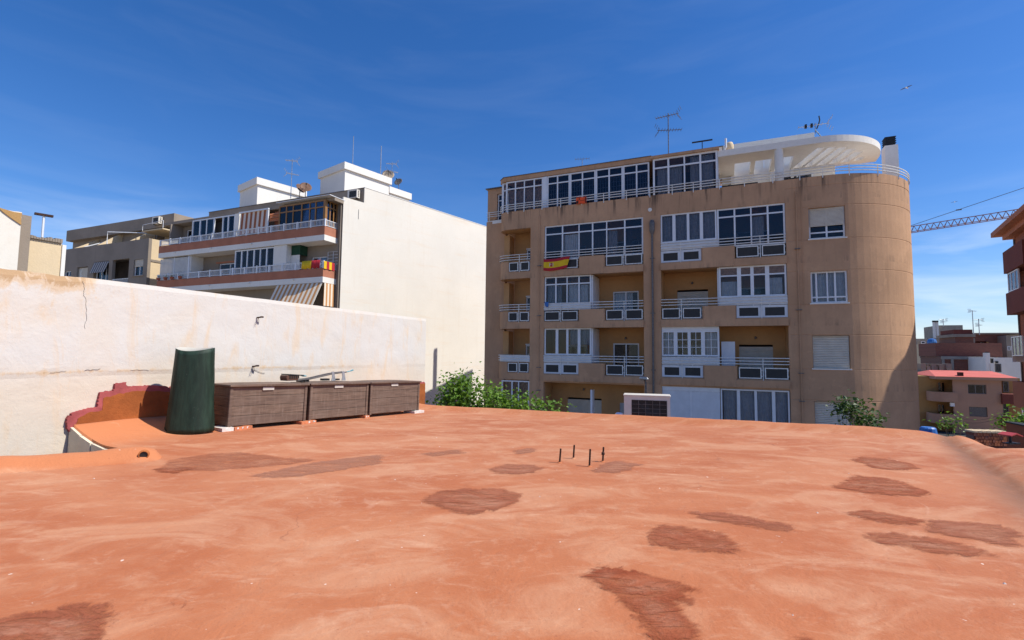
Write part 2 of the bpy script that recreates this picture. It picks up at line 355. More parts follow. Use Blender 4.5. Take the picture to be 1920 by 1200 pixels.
M['teal'] = paint('blue_grip', (0.10, 0.30, 0.36), 0.5)
M['terracotta'] = paint('terracotta_pot', (0.33, 0.10, 0.055), 0.85)
M['redtin'] = paint('red_tin', (0.42, 0.05, 0.05), 0.5)
M['green'] = paint('green_awning', (0.012, 0.055, 0.03), 0.85)
M['seat'] = paint('brown_wicker', (0.10, 0.045, 0.03), 0.85)

# ------------------------------------------------------------------ mesh helpers
class MB:
    def __init__(s): s.v = []; s.f = []; s.mi = []
    def add(s, vs, fs, m=0):
        o = len(s.v); s.v += [tuple(v) for v in vs]; s.f += [tuple(i + o for i in f) for f in fs]; s.mi += [m] * len(fs); return s
    def box(s, x0, x1, y0, y1, z0, z1, m=0):
        return s.add([(x0, y0, z0), (x1, y0, z0), (x1, y1, z0), (x0, y1, z0), (x0, y0, z1), (x1, y0, z1), (x1, y1, z1), (x0, y1, z1)],
                     [(0, 3, 2, 1), (4, 5, 6, 7), (0, 1, 5, 4), (1, 2, 6, 5), (2, 3, 7, 6), (3, 0, 4, 7)], m)
    def obox(s, o, ax, ay, az, m=0):
        """box from corner o and three edge vectors"""
        o, ax, ay, az = Vector(o), Vector(ax), Vector(ay), Vector(az)
        return s.add([o, o + ax, o + ax + ay, o + ay, o + az, o + ax + az, o + ax + ay + az, o + ay + az],
                     [(0, 3, 2, 1), (4, 5, 6, 7), (0, 1, 5, 4), (1, 2, 6, 5), (2, 3, 7, 6), (3, 0, 4, 7)], m)
    def tube(s, pts, r, n=6, m=0, cap=True):
        pts = [Vector(p) for p in pts]; rs = r if isinstance(r, (list, tuple)) else [r] * len(pts)
        vs = []; fs = []
        for i, p in enumerate(pts):
            d = (pts[min(i + 1, len(pts) - 1)] - pts[max(i - 1, 0)]).normalized()
            a = d.cross(Vector((0, 0, 1)) if abs(d.z) < 0.9 else Vector((1, 0, 0))).normalized(); b = d.cross(a)
            for k in range(n):
                t = 2 * math.pi * (k + 0.5) / n
                vs.append(p + (a * math.cos(t) + b * math.sin(t)) * rs[i])
        for i in range(len(pts) - 1):
            for k in range(n):
                fs.append((i * n + k, i * n + (k + 1) % n, (i + 1) * n + (k + 1) % n, (i + 1) * n + k))
        if cap: fs += [tuple(range(n - 1, -1, -1)), tuple(range((len(pts) - 1) * n, len(pts) * n))]
        return s.add(vs, fs, m)
    def lathe(s, prof, n=16, o=(0, 0, 0), m=0):
        vs = [(o[0] + r * math.cos(2 * math.pi * k / n), o[1] + r * math.sin(2 * math.pi * k / n), o[2] + z) for r, z in prof for k in range(n)]
        fs = [(i * n + k, i * n + (k + 1) % n, (i + 1) * n + (k + 1) % n, (i + 1) * n + k) for i in range(len(prof) - 1) for k in range(n)]
        return s.add(vs, fs, m)
    def prism(s, loops, a, b, axis='z', m=0):
        """polygon with holes extruded along z (plan) or y (front elevation given in x,z)"""
        P = (lambda u, v, w: (u, v, w)) if axis == 'z' else (lambda u, v, w: (u, w, v))
        flat = [q for lp in loops for q in lp]
        tris = tessellate_polygon([[Vector((q[0], q[1], 0)) for q in lp] for lp in loops])
        n = len(flat)
        s.add([P(q[0], q[1], a) for q in flat] + [P(q[0], q[1], b) for q in flat],
              [tuple(t) for t in tris] + [tuple(i + n for i in reversed(t)) for t in tris], m)
        for lp in loops:
            k = len(lp)
            s.add([P(q[0], q[1], a) for q in lp] + [P(q[0], q[1], b) for q in lp], [(i, (i + 1) % k, (i + 1) % k + k, i + k) for i in range(k)], m)
        return s
    def build(s, name, mats, parent=None, bevel=0.0, smooth=False, fix=True, seg=1):
        me = bpy.data.meshes.new(name); me.from_pydata(s.v, [], s.f)
        mats = mats if isinstance(mats, (list, tuple)) else [mats]
        for q in mats: me.materials.append(M[q] if isinstance(q, str) else q)
        me.polygons.foreach_set('material_index', s.mi)
        if fix or bevel:
            bm = bmesh.new(); bm.from_mesh(me)
            bmesh.ops.recalc_face_normals(bm, faces=bm.faces[:])
            if bevel:
                bmesh.ops.remove_doubles(bm, verts=bm.verts[:], dist=1e-5)
                es = [e for e in bm.edges if len(e.link_faces) == 2 and e.calc_face_angle(0) > 0.6]
                bmesh.ops.bevel(bm, geom=es, offset=bevel, segments=seg, affect='EDGES', profile=0.6, clamp_overlap=True)
            bm.to_mesh(me); bm.free()
        if smooth:
            for p_ in me.polygons: p_.use_smooth = True
        o = bpy.data.objects.new(name, me); C.objects.link(o)
        if parent is not None:
            o.parent = parent
            if 'drop' in parent: o.location.z = -parent['drop']
        return o
def tag(o, label=None, cat=None, group=None, kind=None):
    if label: o['label'] = label
    if cat: o['category'] = cat
    if group: o['group'] = group
    if kind: o['kind'] = kind
    return o
def thing(name, label, cat, loc=(0, 0, 0), rz=0.0, group=None, drop=None):
    o = bpy.data.objects.new(name, None); o.empty_display_size = 0.2; C.objects.link(o)
    o.location = loc; o.rotation_euler = (0, 0, rz); tag(o, label, cat, group)
    if drop is not None: o['drop'] = drop
    return o
def copy_tree(o, parent=None):
    c = o.copy(); C.objects.link(c)
    if parent is not None: c.parent = parent
    for ch in list(o.children): copy_tree(ch, c)
    return c

# a wall that follows a plan path, with rectangular holes and shallow grooves
def path_wall(path, z0, z1, th, holes=(), grooves=(), gdepth=0.012, gh=0.02):
    pts = [Vector((p[0], p[1])) for p in path]
    cum = [0.0]
    for i in range(1, len(pts)): cum.append(cum[-1] + (pts[i] - pts[i - 1]).length)
    def seg_n(i):
        d = (pts[i + 1] - pts[i]).normalized(); return Vector((d.y, -d.x))
    vn = []
    for i in range(len(pts)):
        if i == 0: n = seg_n(0)
        elif i == len(pts) - 1: n = seg_n(i - 1)
        else: n = (seg_n(i - 1) + seg_n(i)).normalized()
        vn.append(n)
    def ev(s):
        for i in range(len(pts) - 1):
            if s <= cum[i + 1] + 1e-9:
                t = (s - cum[i]) / max(1e-9, cum[i + 1] - cum[i]); return pts[i].lerp(pts[i + 1], t), vn[i].lerp(vn[i + 1], t).normalized()
        return pts[-1], vn[-1]
    ss = sorted(set([round(c, 4) for c in cum] + [round(h[k], 4) for h in holes for k in (0, 1)]))
    zs = set([z0, z1] + [h[k] for h in holes for k in (2, 3)])
    for g in grooves: zs |= {g - gh, g, g + gh}
    zs = sorted(zs); gs = set(grooves)
    mb = MB(); E = [ev(s) for s in ss]
    def o_(i, z): p, n = E[i]; q = p - n * (gdepth if z in gs else 0); return (q.x, q.y, z)
    def i_(i, z): p, n = E[i]; q = p - n * th; return (q.x, q.y, z)
    def solid(i, j):
        if i < 0 or j < 0 or i >= len(ss) - 1 or j >= len(zs) - 1: return False
        sm, zm = (ss[i] + ss[i + 1]) / 2, (zs[j] + zs[j + 1]) / 2
        return not any(h[0] < sm < h[1] and h[2] < zm < h[3] for h in holes)
    for i in range(len(ss) - 1):
        for j in range(len(zs) - 1):
            if not solid(i, j): continue
            a, b = zs[j], zs[j + 1]
            mb.add([o_(i, a), o_(i + 1, a), o_(i + 1, b), o_(i, b)], [(0, 1, 2, 3)])
            mb.add([i_(i, a), i_(i + 1, a), i_(i + 1, b), i_(i, b)], [(3, 2, 1, 0)])
            if not solid(i - 1, j): mb.add([o_(i, a), o_(i, b), i_(i, b), i_(i, a)], [(0, 1, 2, 3)])
            if not solid(i + 1, j): mb.add([o_(i + 1, b), o_(i + 1, a), i_(i + 1, a), i_(i + 1, b)], [(0, 1, 2, 3)])
            if not solid(i, j - 1): mb.add([o_(i + 1, a), o_(i, a), i_(i, a), i_(i + 1, a)], [(0, 1, 2, 3)])
            if not solid(i, j + 1): mb.add([o_(i, b), o_(i + 1, b), i_(i + 1, b), i_(i, b)], [(0, 1, 2, 3)])
    return mb
def arc(cx, cy, r, a0, a1, n): return [(cx + r * math.cos(a0 + (a1 - a0) * k / n), cy + r * math.sin(a0 + (a1 - a0) * k / n)) for k in range(n + 1)]

def window(parent, x0, x1, z0, z1, y, xs=(), trans=None, fm='frame', gm='glass', th=0.07, dep=0.08, curtain=None, skip=(), name='window', gridx=0, gridz=0, mid=None):
    """frame of bars with a pane in every cell; curtain, glazing grid as sub-parts"""
    mb = MB()
    mb.box(x0, x1, y, y + dep, z0, z0 + th).box(x0, x1, y, y + dep, z1 - th, z1)
    mb.box(x0, x0 + th, y, y + dep, z0 + th, z1 - th).box(x1 - th, x1, y, y + dep, z0 + th, z1 - th)
    cols = [x0 + th]
    for i, x in enumerate(xs):
        w = (mid or th * 0.8) * (1.0 if i % 2 else 1.25)
        mb.box(x - w / 2, x + w / 2, y + 0.004, y + dep - 0.004, z0 + th, z1 - th); cols += [x - w / 2, x + w / 2]
    cols.append(x1 - th)
    rows = [(z0 + th, z1 - th)]
    if trans:
        for k in range(0, len(cols), 2): mb.box(cols[k], cols[k + 1], y + 0.008, y + dep - 0.008, trans - th * 0.45, trans + th * 0.45)
        rows = [(z0 + th, trans - th * 0.45), (trans + th * 0.45, z1 - th)]
    fr = mb.build(name, fm, parent, fix=False)
    for k in range(0, len(cols), 2):
        for r_, (a, b) in enumerate(rows):
            if (k // 2, r_) in skip: continue
            g = gm if isinstance(gm, str) else gm[(k // 2) % len(gm)]
            MB().box(cols[k], cols[k + 1], y + dep * 0.45, y + dep * 0.45 + 0.012, a, b).build('pane', g, fr, fix=False)
            if gridx and r_ == 0:
                q = MB()
                for t in range(1, gridx):
                    xx = cols[k] + (cols[k + 1] - cols[k]) * t / gridx; q.box(xx - .012, xx + .012, y + dep * .45 - .012, y + dep * .45 - .002, a, b)
                for t in range(1, gridz):
                    zz = a + (b - a) * t / gridz; q.box(cols[k], cols[k + 1], y + dep * .45 - .016, y + dep * .45 - .013, zz - .012, zz + .012)
                q.build('glazing_bar', fm, fr, fix=False)
    if curtain:
        for (c0, c1, cm, cz0, cz1) in curtain:
            q = MB(); n = max(8, int((c1 - c0) * 26)); vs = []
            for i in range(n + 1):
                x = c0 + (c1 - c0) * i / n; yy = y + dep + 0.10 + 0.035 * math.sin(i * 1.9) + 0.015 * math.sin(i * 0.7 + c0)
                vs += [(x, yy, cz0), (x, yy, cz1)]
            q.add(vs, [(2 * i, 2 * i + 2, 2 * i + 3, 2 * i + 1) for i in range(n)])
            q.build('curtain', cm, fr, fix=False, smooth=True)
    return fr
def shutter(parent, x0, x1, z0, z1, y, mat='shutter', pitch=0.055, name='roller_shutter'):
    mb = MB(); n = int((z1 - z0) / pitch)
    for k in range(n):
        a = z0 + (z1 - z0) * k / n; b = z0 + (z1 - z0) * (k + 1) / n
        h_ = b - a; mb.add([(x0, y + .014, a), (x1, y + .014, a), (x1, y - .004, a + h_ * .25), (x0, y - .004, a + h_ * .25), (x1, y, b - h_ * .18), (x0, y, b - h_ * .18), (x1, y + .03, b - .001), (x0, y + .03, b - .001)], [(0, 1, 2, 3), (3, 2, 4, 5), (5, 4, 6, 7)])
    return mb.build(name, mat, parent, fix=False)
def railing(parent, path, zs, posts, r=0.022, name='railing', mat='rail', ztop=None, zbot=None):
    """the lowest rail is the part itself; the other rails and every post are sub-parts"""
    zt = ztop if ztop is not None else max(zs); zb = zbot if zbot is not None else min(zs) - 0.12
    zs = sorted(zs)
    o = MB().tube([(p[0], p[1], zs[0]) for p in path], r, 5).build(name, mat, parent, fix=False)
    for z in zs[1:]: MB().tube([(p[0], p[1], z) for p in path], r, 5).build('rail', mat, o, fix=False)
    for p in posts: MB().tube([(p[0], p[1] + 0.03, zb), (p[0], p[1] + 0.03, zt)], r * 1.1, 4).build('post', mat, o, fix=False)
    return o
def antenna(name, label, base, h, kind='yagi', az=0.0, boom=1.0, mat='metal', group=None, parent=None, r=0.022, tilt=0.0, n=9):
    t = thing(name, label, 'antenna', base, az, group) if parent is None else parent
    MB().tube([(0, 0, 0), (0, 0, h)], r, 6).build('mast', mat, t, fix=False)
    def yagi(z, L_, n, a, el=0.26, taper=0.3, rear=True):
        mb = MB(); d = Vector((math.cos(a), math.sin(a), tilt)); s_ = Vector((-math.sin(a), math.cos(a), 0)); o = Vector((0, 0, z))
        mb.tube([o - d * L_ * 0.45, o + d * L_ * 0.55], r * 0.8, 5)
        for k in range(n):
            p = o + d * L_ * (-0.4 + 0.95 * k / (n - 1)); q = el * (1 - taper * k / n)
            mb.tube([p - s_ * q, p + s_ * q], r * 0.45, 4)
        if rear:
            p = o - d * L_ * 0.42
            for g in (-1, 1):
                for k in range(3):
                    mb.tube([p + Vector((0, 0, g * 0.1 * (k + 1))) - d * 0.08 * k - s_ * el * .9, p + Vector((0, 0, g * 0.1 * (k + 1))) - d * 0.08 * k + s_ * el * .9], r * 0.45, 4)
        return mb.build('aerial', mat, t, fix=False)
    if kind == 'yagi': yagi(h - 0.1, boom, n, 0)
    elif kind == 'double': yagi(h - 0.15, boom, 9, math.pi * .93); yagi(h * 0.62, boom * 1.05, 9, 0.2)
    elif kind == 'tee':
        MB().box(-boom / 2, boom / 2, -0.05, 0.05, h, h + 0.05).build('crossbar', mat, t)
    elif kind == 'comb':
        mb = MB(); mb.tube([(-boom / 2, 0, h), (boom / 2, 0, h)], r * 0.7, 5)
        for k in range(6): x = -boom / 2 + boom * k / 5; mb.tube([(x, -0.2, h), (x, 0.2, h)], r * 0.45, 4)
        mb.build('aerial', mat, t, fix=False)
    elif kind == 'whip': pass
    return t
def dish(name, label, loc, r, az, col='metal', pole=0.8, el=0.5, group=None):
    """satellite dish: bowl, arm with receiver, pole"""
    t = thing(name, label, 'satellite dish', loc, az, group)
    MB().tube([(0, 0, 0), (0, 0, pole)], 0.03, 6).build('pole', 'dmetal', t, fix=False)
    mb = MB(); n = 20; prof = [(0.001, 0.0)] + [(r * k / 5, 0.16 * r * (k / 5) ** 2) for k in range(1, 6)]
    mb.lathe(prof, n)
    o = mb.build('bowl', col, t, smooth=True); o.rotation_euler = (math.pi / 2 - el, 0, 0); o.location = (0, -0.06, pole)
    md = o.modifiers.new('thick', 'SOLIDIFY'); md.thickness = 0.02
    mb = MB(); d = Vector((0, -math.cos(el), math.sin(el))); b = Vector((0, -0.06, pole - r * 0.8)); e = Vector((0, -0.06, pole)) + d * r * 0.9
    mb.tube([b, e], 0.015, 5); mb.tube([e - d * 0.04, e + d * 0.1], 0.05, 8)
    mb.build('receiver_arm', 'black', t, fix=False)
    return t
def ac_unit(name, label, loc, rz, w=0.85, h=0.6, d=0.32, group=None, col='acw'):
    """air conditioner: casing, dark fan opening, guard, side vents. front faces -y"""
    t = thing(name, label, 'air conditioner', loc, rz, group)
    x0, x1, gz0, gz1 = -w / 2 + w * 0.17, w / 2 - w * 0.07, h * 0.09, h * 0.88
    mb = MB(); mb.prism([[(-w / 2, 0), (w / 2, 0), (w / 2, h), (-w / 2, h)], [(x0, gz0), (x0, gz1), (x1, gz1), (x1, gz0)]], 0, 0.03, 'y')
    mb.box(-w / 2, w / 2, 0.03, d, 0, h)
    mb.build('casing', col, t)
    MB().box(-w / 2 - 0.012, w / 2 + 0.012, -0.015, d + 0.012, h + 0.001, h + 0.03).build('lid', col, t, bevel=0.008)
    MB().box(x0, x1, 0.026, 0.029, gz0, gz1).build('fan_opening', 'black', t)
    mb = MB()
    for k in range(6): x = x0 + (x1 - x0) * k / 5; mb.box(x - .004, x + .004, -0.004, 0.002, gz0, gz1)
    for k in range(7): z = gz0 + (gz1 - gz0) * k / 6; mb.box(x0, x1, -0.007, -0.005, z - .003, z + .003)
    mb.build('fan_guard', 'dmetal', t, fix=False)
    mb = MB(); cx, cz, rr = (x0 + x1) / 2, (gz0 + gz1) / 2, (gz1 - gz0) * 0.44
    for k in range(3):
        a = k * 2.094; c_, s_ = math.cos(a), math.sin(a); p = lambda u, v: (cx + u * c_ - v * s_, 0.018 + 0.005 * v / rr, cz + u * s_ + v * c_)
        mb.add([p(0, -.03), p(rr, -.08), p(rr * .95, .1), p(0, .04)], [(0, 1, 2, 3)])
    mb.build('fan', 'dark', t, fix=False)
    mb = MB()
    for k in range(4): z = h * 0.16 + k * h * 0.2; mb.box(w / 2 + 0.001, w / 2 + 0.004, d * 0.35, d * 0.7, z, z + h * 0.13)
    mb.build('side_vent', 'dark', t)['kind'] = 'stuff'
    for x in (-w * .35, w * .35): MB().box(x - .03, x + .03, 0.02, d - .02, -0.06, -0.001).build('foot', 'black', t)
    return t
def grille(mb, x0, x1, y, z0, z1, n, r=0.012):
    for k in range(n + 1):
        x = x0 + (x1 - x0) * k / n; mb.box(x - r, x + r, y, y + 2 * r, z0, z1)

# ------------------------------------------------------------------ ground and streets
mb = MB(); mb.add([(-1500, -1500, GROUND - .02), (1500, -1500, GROUND - .02), (1500, 1500, GROUND - .02), (-1500, 1500, GROUND - .02)], [(0, 1, 2, 3)])
tag(mb.build('ground', 'grnd', fix=False), kind='structure')
A = math.atan(920 / 2100)
U = Vector((math.cos(A), -math.sin(A), 0)); NO = Vector((-math.sin(A), -math.cos(A), 0)); IN = -NO
TO = Vector((7.11748, 24.7, 0))            # reference point of the tan facade
WO = Vector((-12.59187, 32.3, 0))          # front corner of the white block's balconies
def xy(o, u, i): p = o + U * u + IN * i; return (p.x, p.y)
mb = MB(); mb.add([(*xy(TO, -60, -9.5), GROUND), (*xy(TO, 40, -9.5), GROUND), (*xy(TO, 40, -2.2), GROUND), (*xy(TO, -60, -2.2), GROUND)], [(0, 1, 2, 3)])
tag(mb.build('street', 'asphalt', fix=False), kind='structure')
mb = MB(); a_, b_ = Vector((19.6, 12, 0)), Vector((52, 62, 0)); q = (b_ - a_).normalized(); s_ = Vector((q.y, -q.x, 0)) * 2.7
z = GROUND + 0.006
mb.add([(*(a_ - s_).xy, z), (*(a_ + s_).xy, z), (*(b_ + s_).xy, z), (*(b_ - s_).xy, z)], [(0, 1, 2, 3)])
tag(mb.build('side_street', 'asphalt', fix=False), kind='structure')
mb = MB(); mb.obox((*xy(TO, -60, -2.1), GROUND), U * 70, IN * 2.0, (0, 0, 0.13))
tag(mb.build('pavement', 'cement'), kind='structure')
# ------------------------------------------------------------------ the roof we stand on
def sst(a, b, x):
    t = max(0.0, min(1.0, (x - a) / (b - a))); return t * t * (3 - 2 * t)
WW = Vector((-4.80, 6.36)); WD = Vector((math.sin(R(25)), math.cos(R(25)))); WN = Vector((WD.y, -WD.x))
FL, FR = Vector((-1.97, 10.96)), Vector((6.55, 6.42))                # far edge
FD = (FR - FL).normalized(); FN = Vector((FD.y, -FD.x))              # FN points back to the camera
G0 = Vector((6.08, 6.98)); GD = (Vector((4.07, 3.97)) - G0).normalized(); GN = Vector((-GD.y, GD.x))
def roof_parts(x, y):
    p = Vector((x, y)); q = p - WW
    return q.dot(WD), q.dot(WN), (p - FL).dot(FN), (p - G0).dot(GN)
def zroof(x, y, kerbs=True):
    a, b, df, e = roof_parts(x, y)
    sg_ = (Vector((x, y)) - G0).dot(GD)
    z = -0.030 * max(0, min(5, y - 6.2)) * (1 - sst(1.5, 6, x))
    z += 0.012 * mnoise.noise(Vector((x * 0.55, y * 0.55, 3))) + 0.004 * mnoise.noise(Vector((x * 2, y * 2, 7)))
    z += 0.20 * max(0, 1 - max(0, b) / 0.75) ** 1.6 * sst(-1.3, -0.95, a)
    if kerbs:
        z += (0.085 + 0.012 * mnoise.noise(Vector((x * 1.1, y * 1.1, 1)))) * (1 - sst(0.10, 0.40, df)) * (1 - .7 * sst(-.3, .3, e)) - 0.05 * (1 - sst(0.0, 0.10, df))
    z += -0.03 * math.exp(-(e / 0.14) ** 2) + (0.012 + 0.09 * sst(0.6, 4.0, sg_)) * sst(0.04, 0.42, e) + 0.028 * sst(0.0, 0.09, e) * sst(-.4, .4, sg_) - 0.40 * sst(0.04 + .36 * sst(0, 2.5, sg_), 0.85 + .15 * sst(0, 2, sg_), e)
    return z
rooftop = bpy.data.objects.new('roof', None); C.objects.link(rooftop); tag(rooftop, kind='structure')
def resample(pl, n):
    pl = [Vector(p) for p in pl]; cum = [0]
    for i in range(1, len(pl)): cum.append(cum[-1] + (pl[i] - pl[i - 1]).length)
    out = []
    for k in range(n):
        s = cum[-1] * k / (n - 1); i = 0
        while i < len(pl) - 2 and cum[i + 1] < s: i += 1
        out.append(pl[i].lerp(pl[i + 1], (s - cum[i]) / max(1e-9, cum[i + 1] - cum[i])))
    return out
KA, KB = Vector((-5.75, 3.62)), Vector((-3.56, 4.93))
VC, VD = Vector((-4.00, 5.27)), Vector((-5.08, 5.76))
left = [(-7.2, 2.7), KA, KB, VC, VD, WW + WD * 2.5 - WN * .02, WW + WD * 5.3 - WN * .02]
ge = lambda s, e: G0 + GD * s + GN * e
right_ = [ge(11.5, 1.0), ge(2.2, 1.0), ge(1.0, 1.0), ge(0.45, 0.93), ge(0.05, 0.72), ge(-0.12, 0.45), FL + FD * 8.83]
NR, NCOL = 200, 210
fl_i = resample(left[1:], NR); 
Lr = resample(left, NR); Rr = resample(right_, NR)
mb = MB(); cols = []
for i in range(NR):
    for j in range(NCOL):
        t = j / (NCOL - 1)
        t = t / .55 * .76 if t < .55 else .76 + (t - .55) / .45 * .24      # finer columns across the gutter
        p = Lr[i].lerp(Rr[i], t)
        a, b, df, e = roof_parts(p.x, p.y)
        mb.v.append((p.x, p.y, zroof(p.x, p.y)))
        fresh = max(0.75 * (1 - sst(0.08, 0.42, df)), (1 - sst(0.35, 0.85, b)) * sst(-1.4, -1.0, a))
        silt = math.exp(-((e + 0.02) / ((0.15 if e < -.02 else .05) * (1 + .5 * sst(0, 4, (p - G0).dot(GD))))) ** 2) * (1 - 0.6 * sst(-0.35, 0.1, -((p - G0).dot(GD))))
        cols.append((fresh, silt, 0, 1))
for i in range(NR - 1):
    for j in range(NCOL - 1):
        k = i * NCOL + j; mb.f.append((k, k + 1, k + NCOL + 1, k + NCOL)); mb.mi.append(0)
# skirts down the outside
def skirt(idx, dz):
    o = len(mb.v)
    for k in idx: x, y, z = mb.v[k]; mb.v.append((x, y, z - dz)); cols.append(cols[k])
    for n in range(len(idx) - 1): mb.f.append((idx[n], idx[n + 1], o + n + 1, o + n)); mb.mi.append(0)
skirt([(NR - 1) * NCOL + j for j in range(NCOL)], 1.2)
skirt([i * NCOL + NCOL - 1 for i in range(NR)], 1.0)
skirt([i * NCOL for i in range(NR)], 0.3)
rs = mb.build('roof_surface', 'roof', rooftop, smooth=True)
ca = rs.data.color_attributes.new('paint', 'FLOAT_COLOR', 'POINT')
ca.data.foreach_set('color', [c for q in cols for c in q])
# body of the house under the roof
mb = MB(); mb.prism([[(-6.9, -1.5), (6.0, -1.5), (6.2, 6.3), (-1.8, 10.5), (-4.7, 5.9), (-3.9, 5.25), (-3.7, 4.6), (-6.9, 2.7)]], GROUND, -0.45)
mb.build('house_body', 'cream', rooftop)

def inpoly(x, y, P):
    r = False; j = len(P) - 1
    for i in range(len(P)):
        if (P[i][1] > y) != (P[j][1] > y) and x < (P[j][0] - P[i][0]) * (y - P[i][1]) / (P[j][1] - P[i][1]) + P[i][0]: r = not r
        j = i
    return r
def sdist(x, y, P):
    best = 1e9
    for i in range(len(P)):
        ax, ay = P[i]; bx, by = P[(i + 1) % len(P)]; dx, dy = bx - ax, by - ay
        t = max(0, min(1, ((x - ax) * dx + (y - ay) * dy) / max(1e-12, dx * dx + dy * dy)))
        best = min(best, math.hypot(x - ax - t * dx, y - ay - t * dy))
    return best if inpoly(x, y, P) else -best
zc = lambda pts: [(x / 2 + 960, y / 2 + 780) for x, y in pts]
PATCHES = [
 (zc([(255,605),(335,560),(400,570),(480,580),(600,615),(700,645),(710,660),(650,665),(685,690),(680,712),(620,700),(660,740),(700,790),(715,840),(730,870),(560,870),(500,800),(460,760),(400,690),(340,645)]), .0, 1),
 (zc([(510,430),(545,408),(620,412),(720,425),(795,435),(820,465),(875,512),(800,518),(700,508),(600,500),(530,485),(505,460)]), .1, 1),
 (zc([(645,360),(700,362),(780,362),(900,380),(1050,410),(1080,438),(960,428),(800,402),(700,385)]), .25, .95),
 (zc([(1280,352),(1330,352),(1450,372),(1560,392),(1530,412),(1430,408),(1340,392),(1270,372)]), .1, .95),
 (zc([(1560,388),(1700,395),(1840,410),(1910,440),(1920,488),(1850,490),(1720,465),(1550,435)]), .3, .9),
 (zc([(1300,450),(1350,436),(1450,440),(1600,460),(1720,485),(1840,530),(1740,528),(1600,520),(1500,500),(1400,490)]), .15, .95),
 (zc([(1190,270),(1290,222),(1400,232),(1480,250),(1580,290),(1530,305),(1440,302),(1330,290)]), .1, 1),
 (zc([(1270,165),(1310,152),(1400,160),(1500,178),(1535,200),(1440,205),(1350,195)]), .15, .95),
 (zc([(300,205),(340,180),(390,168),(490,182),(440,205),(400,215),(310,212)]), .6, .85),
 ([(912,880),(950,870),(1000,872),(1025,878),(1000,888),(960,891),(925,887)], .35, .95),
 ([(785,940),(820,922),(870,914),(940,918),(980,925),(975,940),(945,955),(880,966),(840,958)], .2, .95),
 ([(290,882),(320,862),(400,850),(450,848),(540,858),(600,862),(540,872),(470,878),(400,884)], .3, .55),
 ([(465,893),(560,872),(640,860),(720,852),(715,870),(640,882),(560,895),(500,897)], .75, .75),
 ([(282,881),(340,876),(372,878),(330,888),(295,887)], .05, .9),
 ([(-60,1175),(0,1162),(50,1150),(100,1140),(130,1131),(180,1133),(206,1128),(209,1200),(211,1260),(-80,1260)], .12, 1),
 ([(325,1130),(350,1136),(358,1145),(338,1143)], .1, .9),
 ([(960,845),(1000,839),(1010,848),(970,852)], .7, .8),
 ([(785,851),(860,842),(875,850),(810,857)], .7, .6),
 ([(1486,1193),(1512,1190),(1530,1199),(1540,1215),(1490,1215)], .05, .95)]
for px, greyness, op in PATCHES:
    P = []
    for x, y in px:
        g = at_z(x, y, 0)
        for _ in range(4): g = at_z(x, y, zroof(g.x, g.y))
        P.append((g.x, g.y))
    xs = [p[0] for p in P]; ys = [p[1] for p in P]; mg = 0.13
    ext = max(max(xs) - min(xs), max(ys) - min(ys)); st = max(0.022, ext / 55)
    nx = int((max(xs) - min(xs) + 2 * mg) / st) + 1; ny = int((max(ys) - min(ys) + 2 * mg) / st) + 1
    sd_ = {}; mb = MB(); idx = {}; ev = []
    for i in range(nx + 1):
        for j in range(ny + 1):
            x, y = min(xs) - mg + i * st, min(ys) - mg + j * st
            d = sdist(x, y, P)
            if d > -0.12: idx[i, j] = len(mb.v); mb.v.append((x, y, zroof(x, y) + 0.004)); ev.append(max(-.14, min(.14, d)))
    for (i, j) in list(idx):
        if (i + 1, j) in idx and (i, j + 1) in idx and (i + 1, j + 1) in idx:
            mb.f.append((idx[i, j], idx[i + 1, j], idx[i + 1, j + 1], idx[i, j + 1])); mb.mi.append(0)
    o = mb.build('roof_patch', 'patch', rooftop, smooth=True)
    at = o.data.attributes.new('edge', 'FLOAT', 'POINT'); at.data.foreach_set('value', ev)
    o.color = (greyness, op, 0, 1)

# low rounded kerb beside the open light well; its front is dressed down into the roof
mb = MB(); n = 44; ns = 18; kd = (KB - KA).normalized(); kn = Vector((kd.y, -kd.x)); kcol = []
for i in range(n + 1):
    t = i / n; p = KA.lerp(KB + kd * 0.10, t)
    hh = 0.105 + 0.020 * mnoise.noise(Vector((t * 8, 4, 2))) + 0.020 * sst(.75, .93, t)
    end = math.sqrt(max(0.0, 1 - max(0, (t - 0.90) / 0.10) ** 2)); hh *= max(.02, end)
    for k in range(ns + 1):
        u_ = k / ns; o_ = (-0.12 + 0.50 * u_) * (0.75 + .25 * end); q = p + kn * o_
        pr = sst(-0.13, -0.06, o_) * (1 - sst(0.035 + .02 * mnoise.noise(Vector((t * 11, 1, 1))), 0.26, o_))
        base_ = zroof(q.x, q.y) - 0.006 if o_ > -.02 else zroof(q.x, q.y) - .006 - .25 * sst(-.02, -.12, o_)
        if k == 0: base_ = -.4
        mb.v.append((q.x, q.y, base_ + hh * pr + (.006 * mnoise.noise(Vector((q.x * 6, q.y * 6, 0)))) * pr))
        kcol.append((sst(.02, .45, pr + .25 * mnoise.noise(Vector((q.x * 5, q.y * 5, 3)))), 0, 0, 1))
for i in range(n):
    for k in range(ns): o_ = i * (ns + 1) + k; mb.f.append((o_, o_ + 1, o_ + ns + 2, o_ + ns + 1)); mb.mi.append(0)
kb = mb.build('kerb', 'roof', rooftop, smooth=True)
kb.data.color_attributes.new('paint', 'FLOAT_COLOR', 'POINT').data.foreach_set('color', [c for q in kcol for c in q])
dp = KB + kn * 0.125 - kd * 0.035
mb = MB(); mb.lathe([(0.046, 0), (0.044, 0.045), (0.034, 0.05), (0.032, -0.02), (0.001, -0.02)], 14)
dm = mb.build('drain_mouth', ['orangepaint'], rooftop, smooth=True)
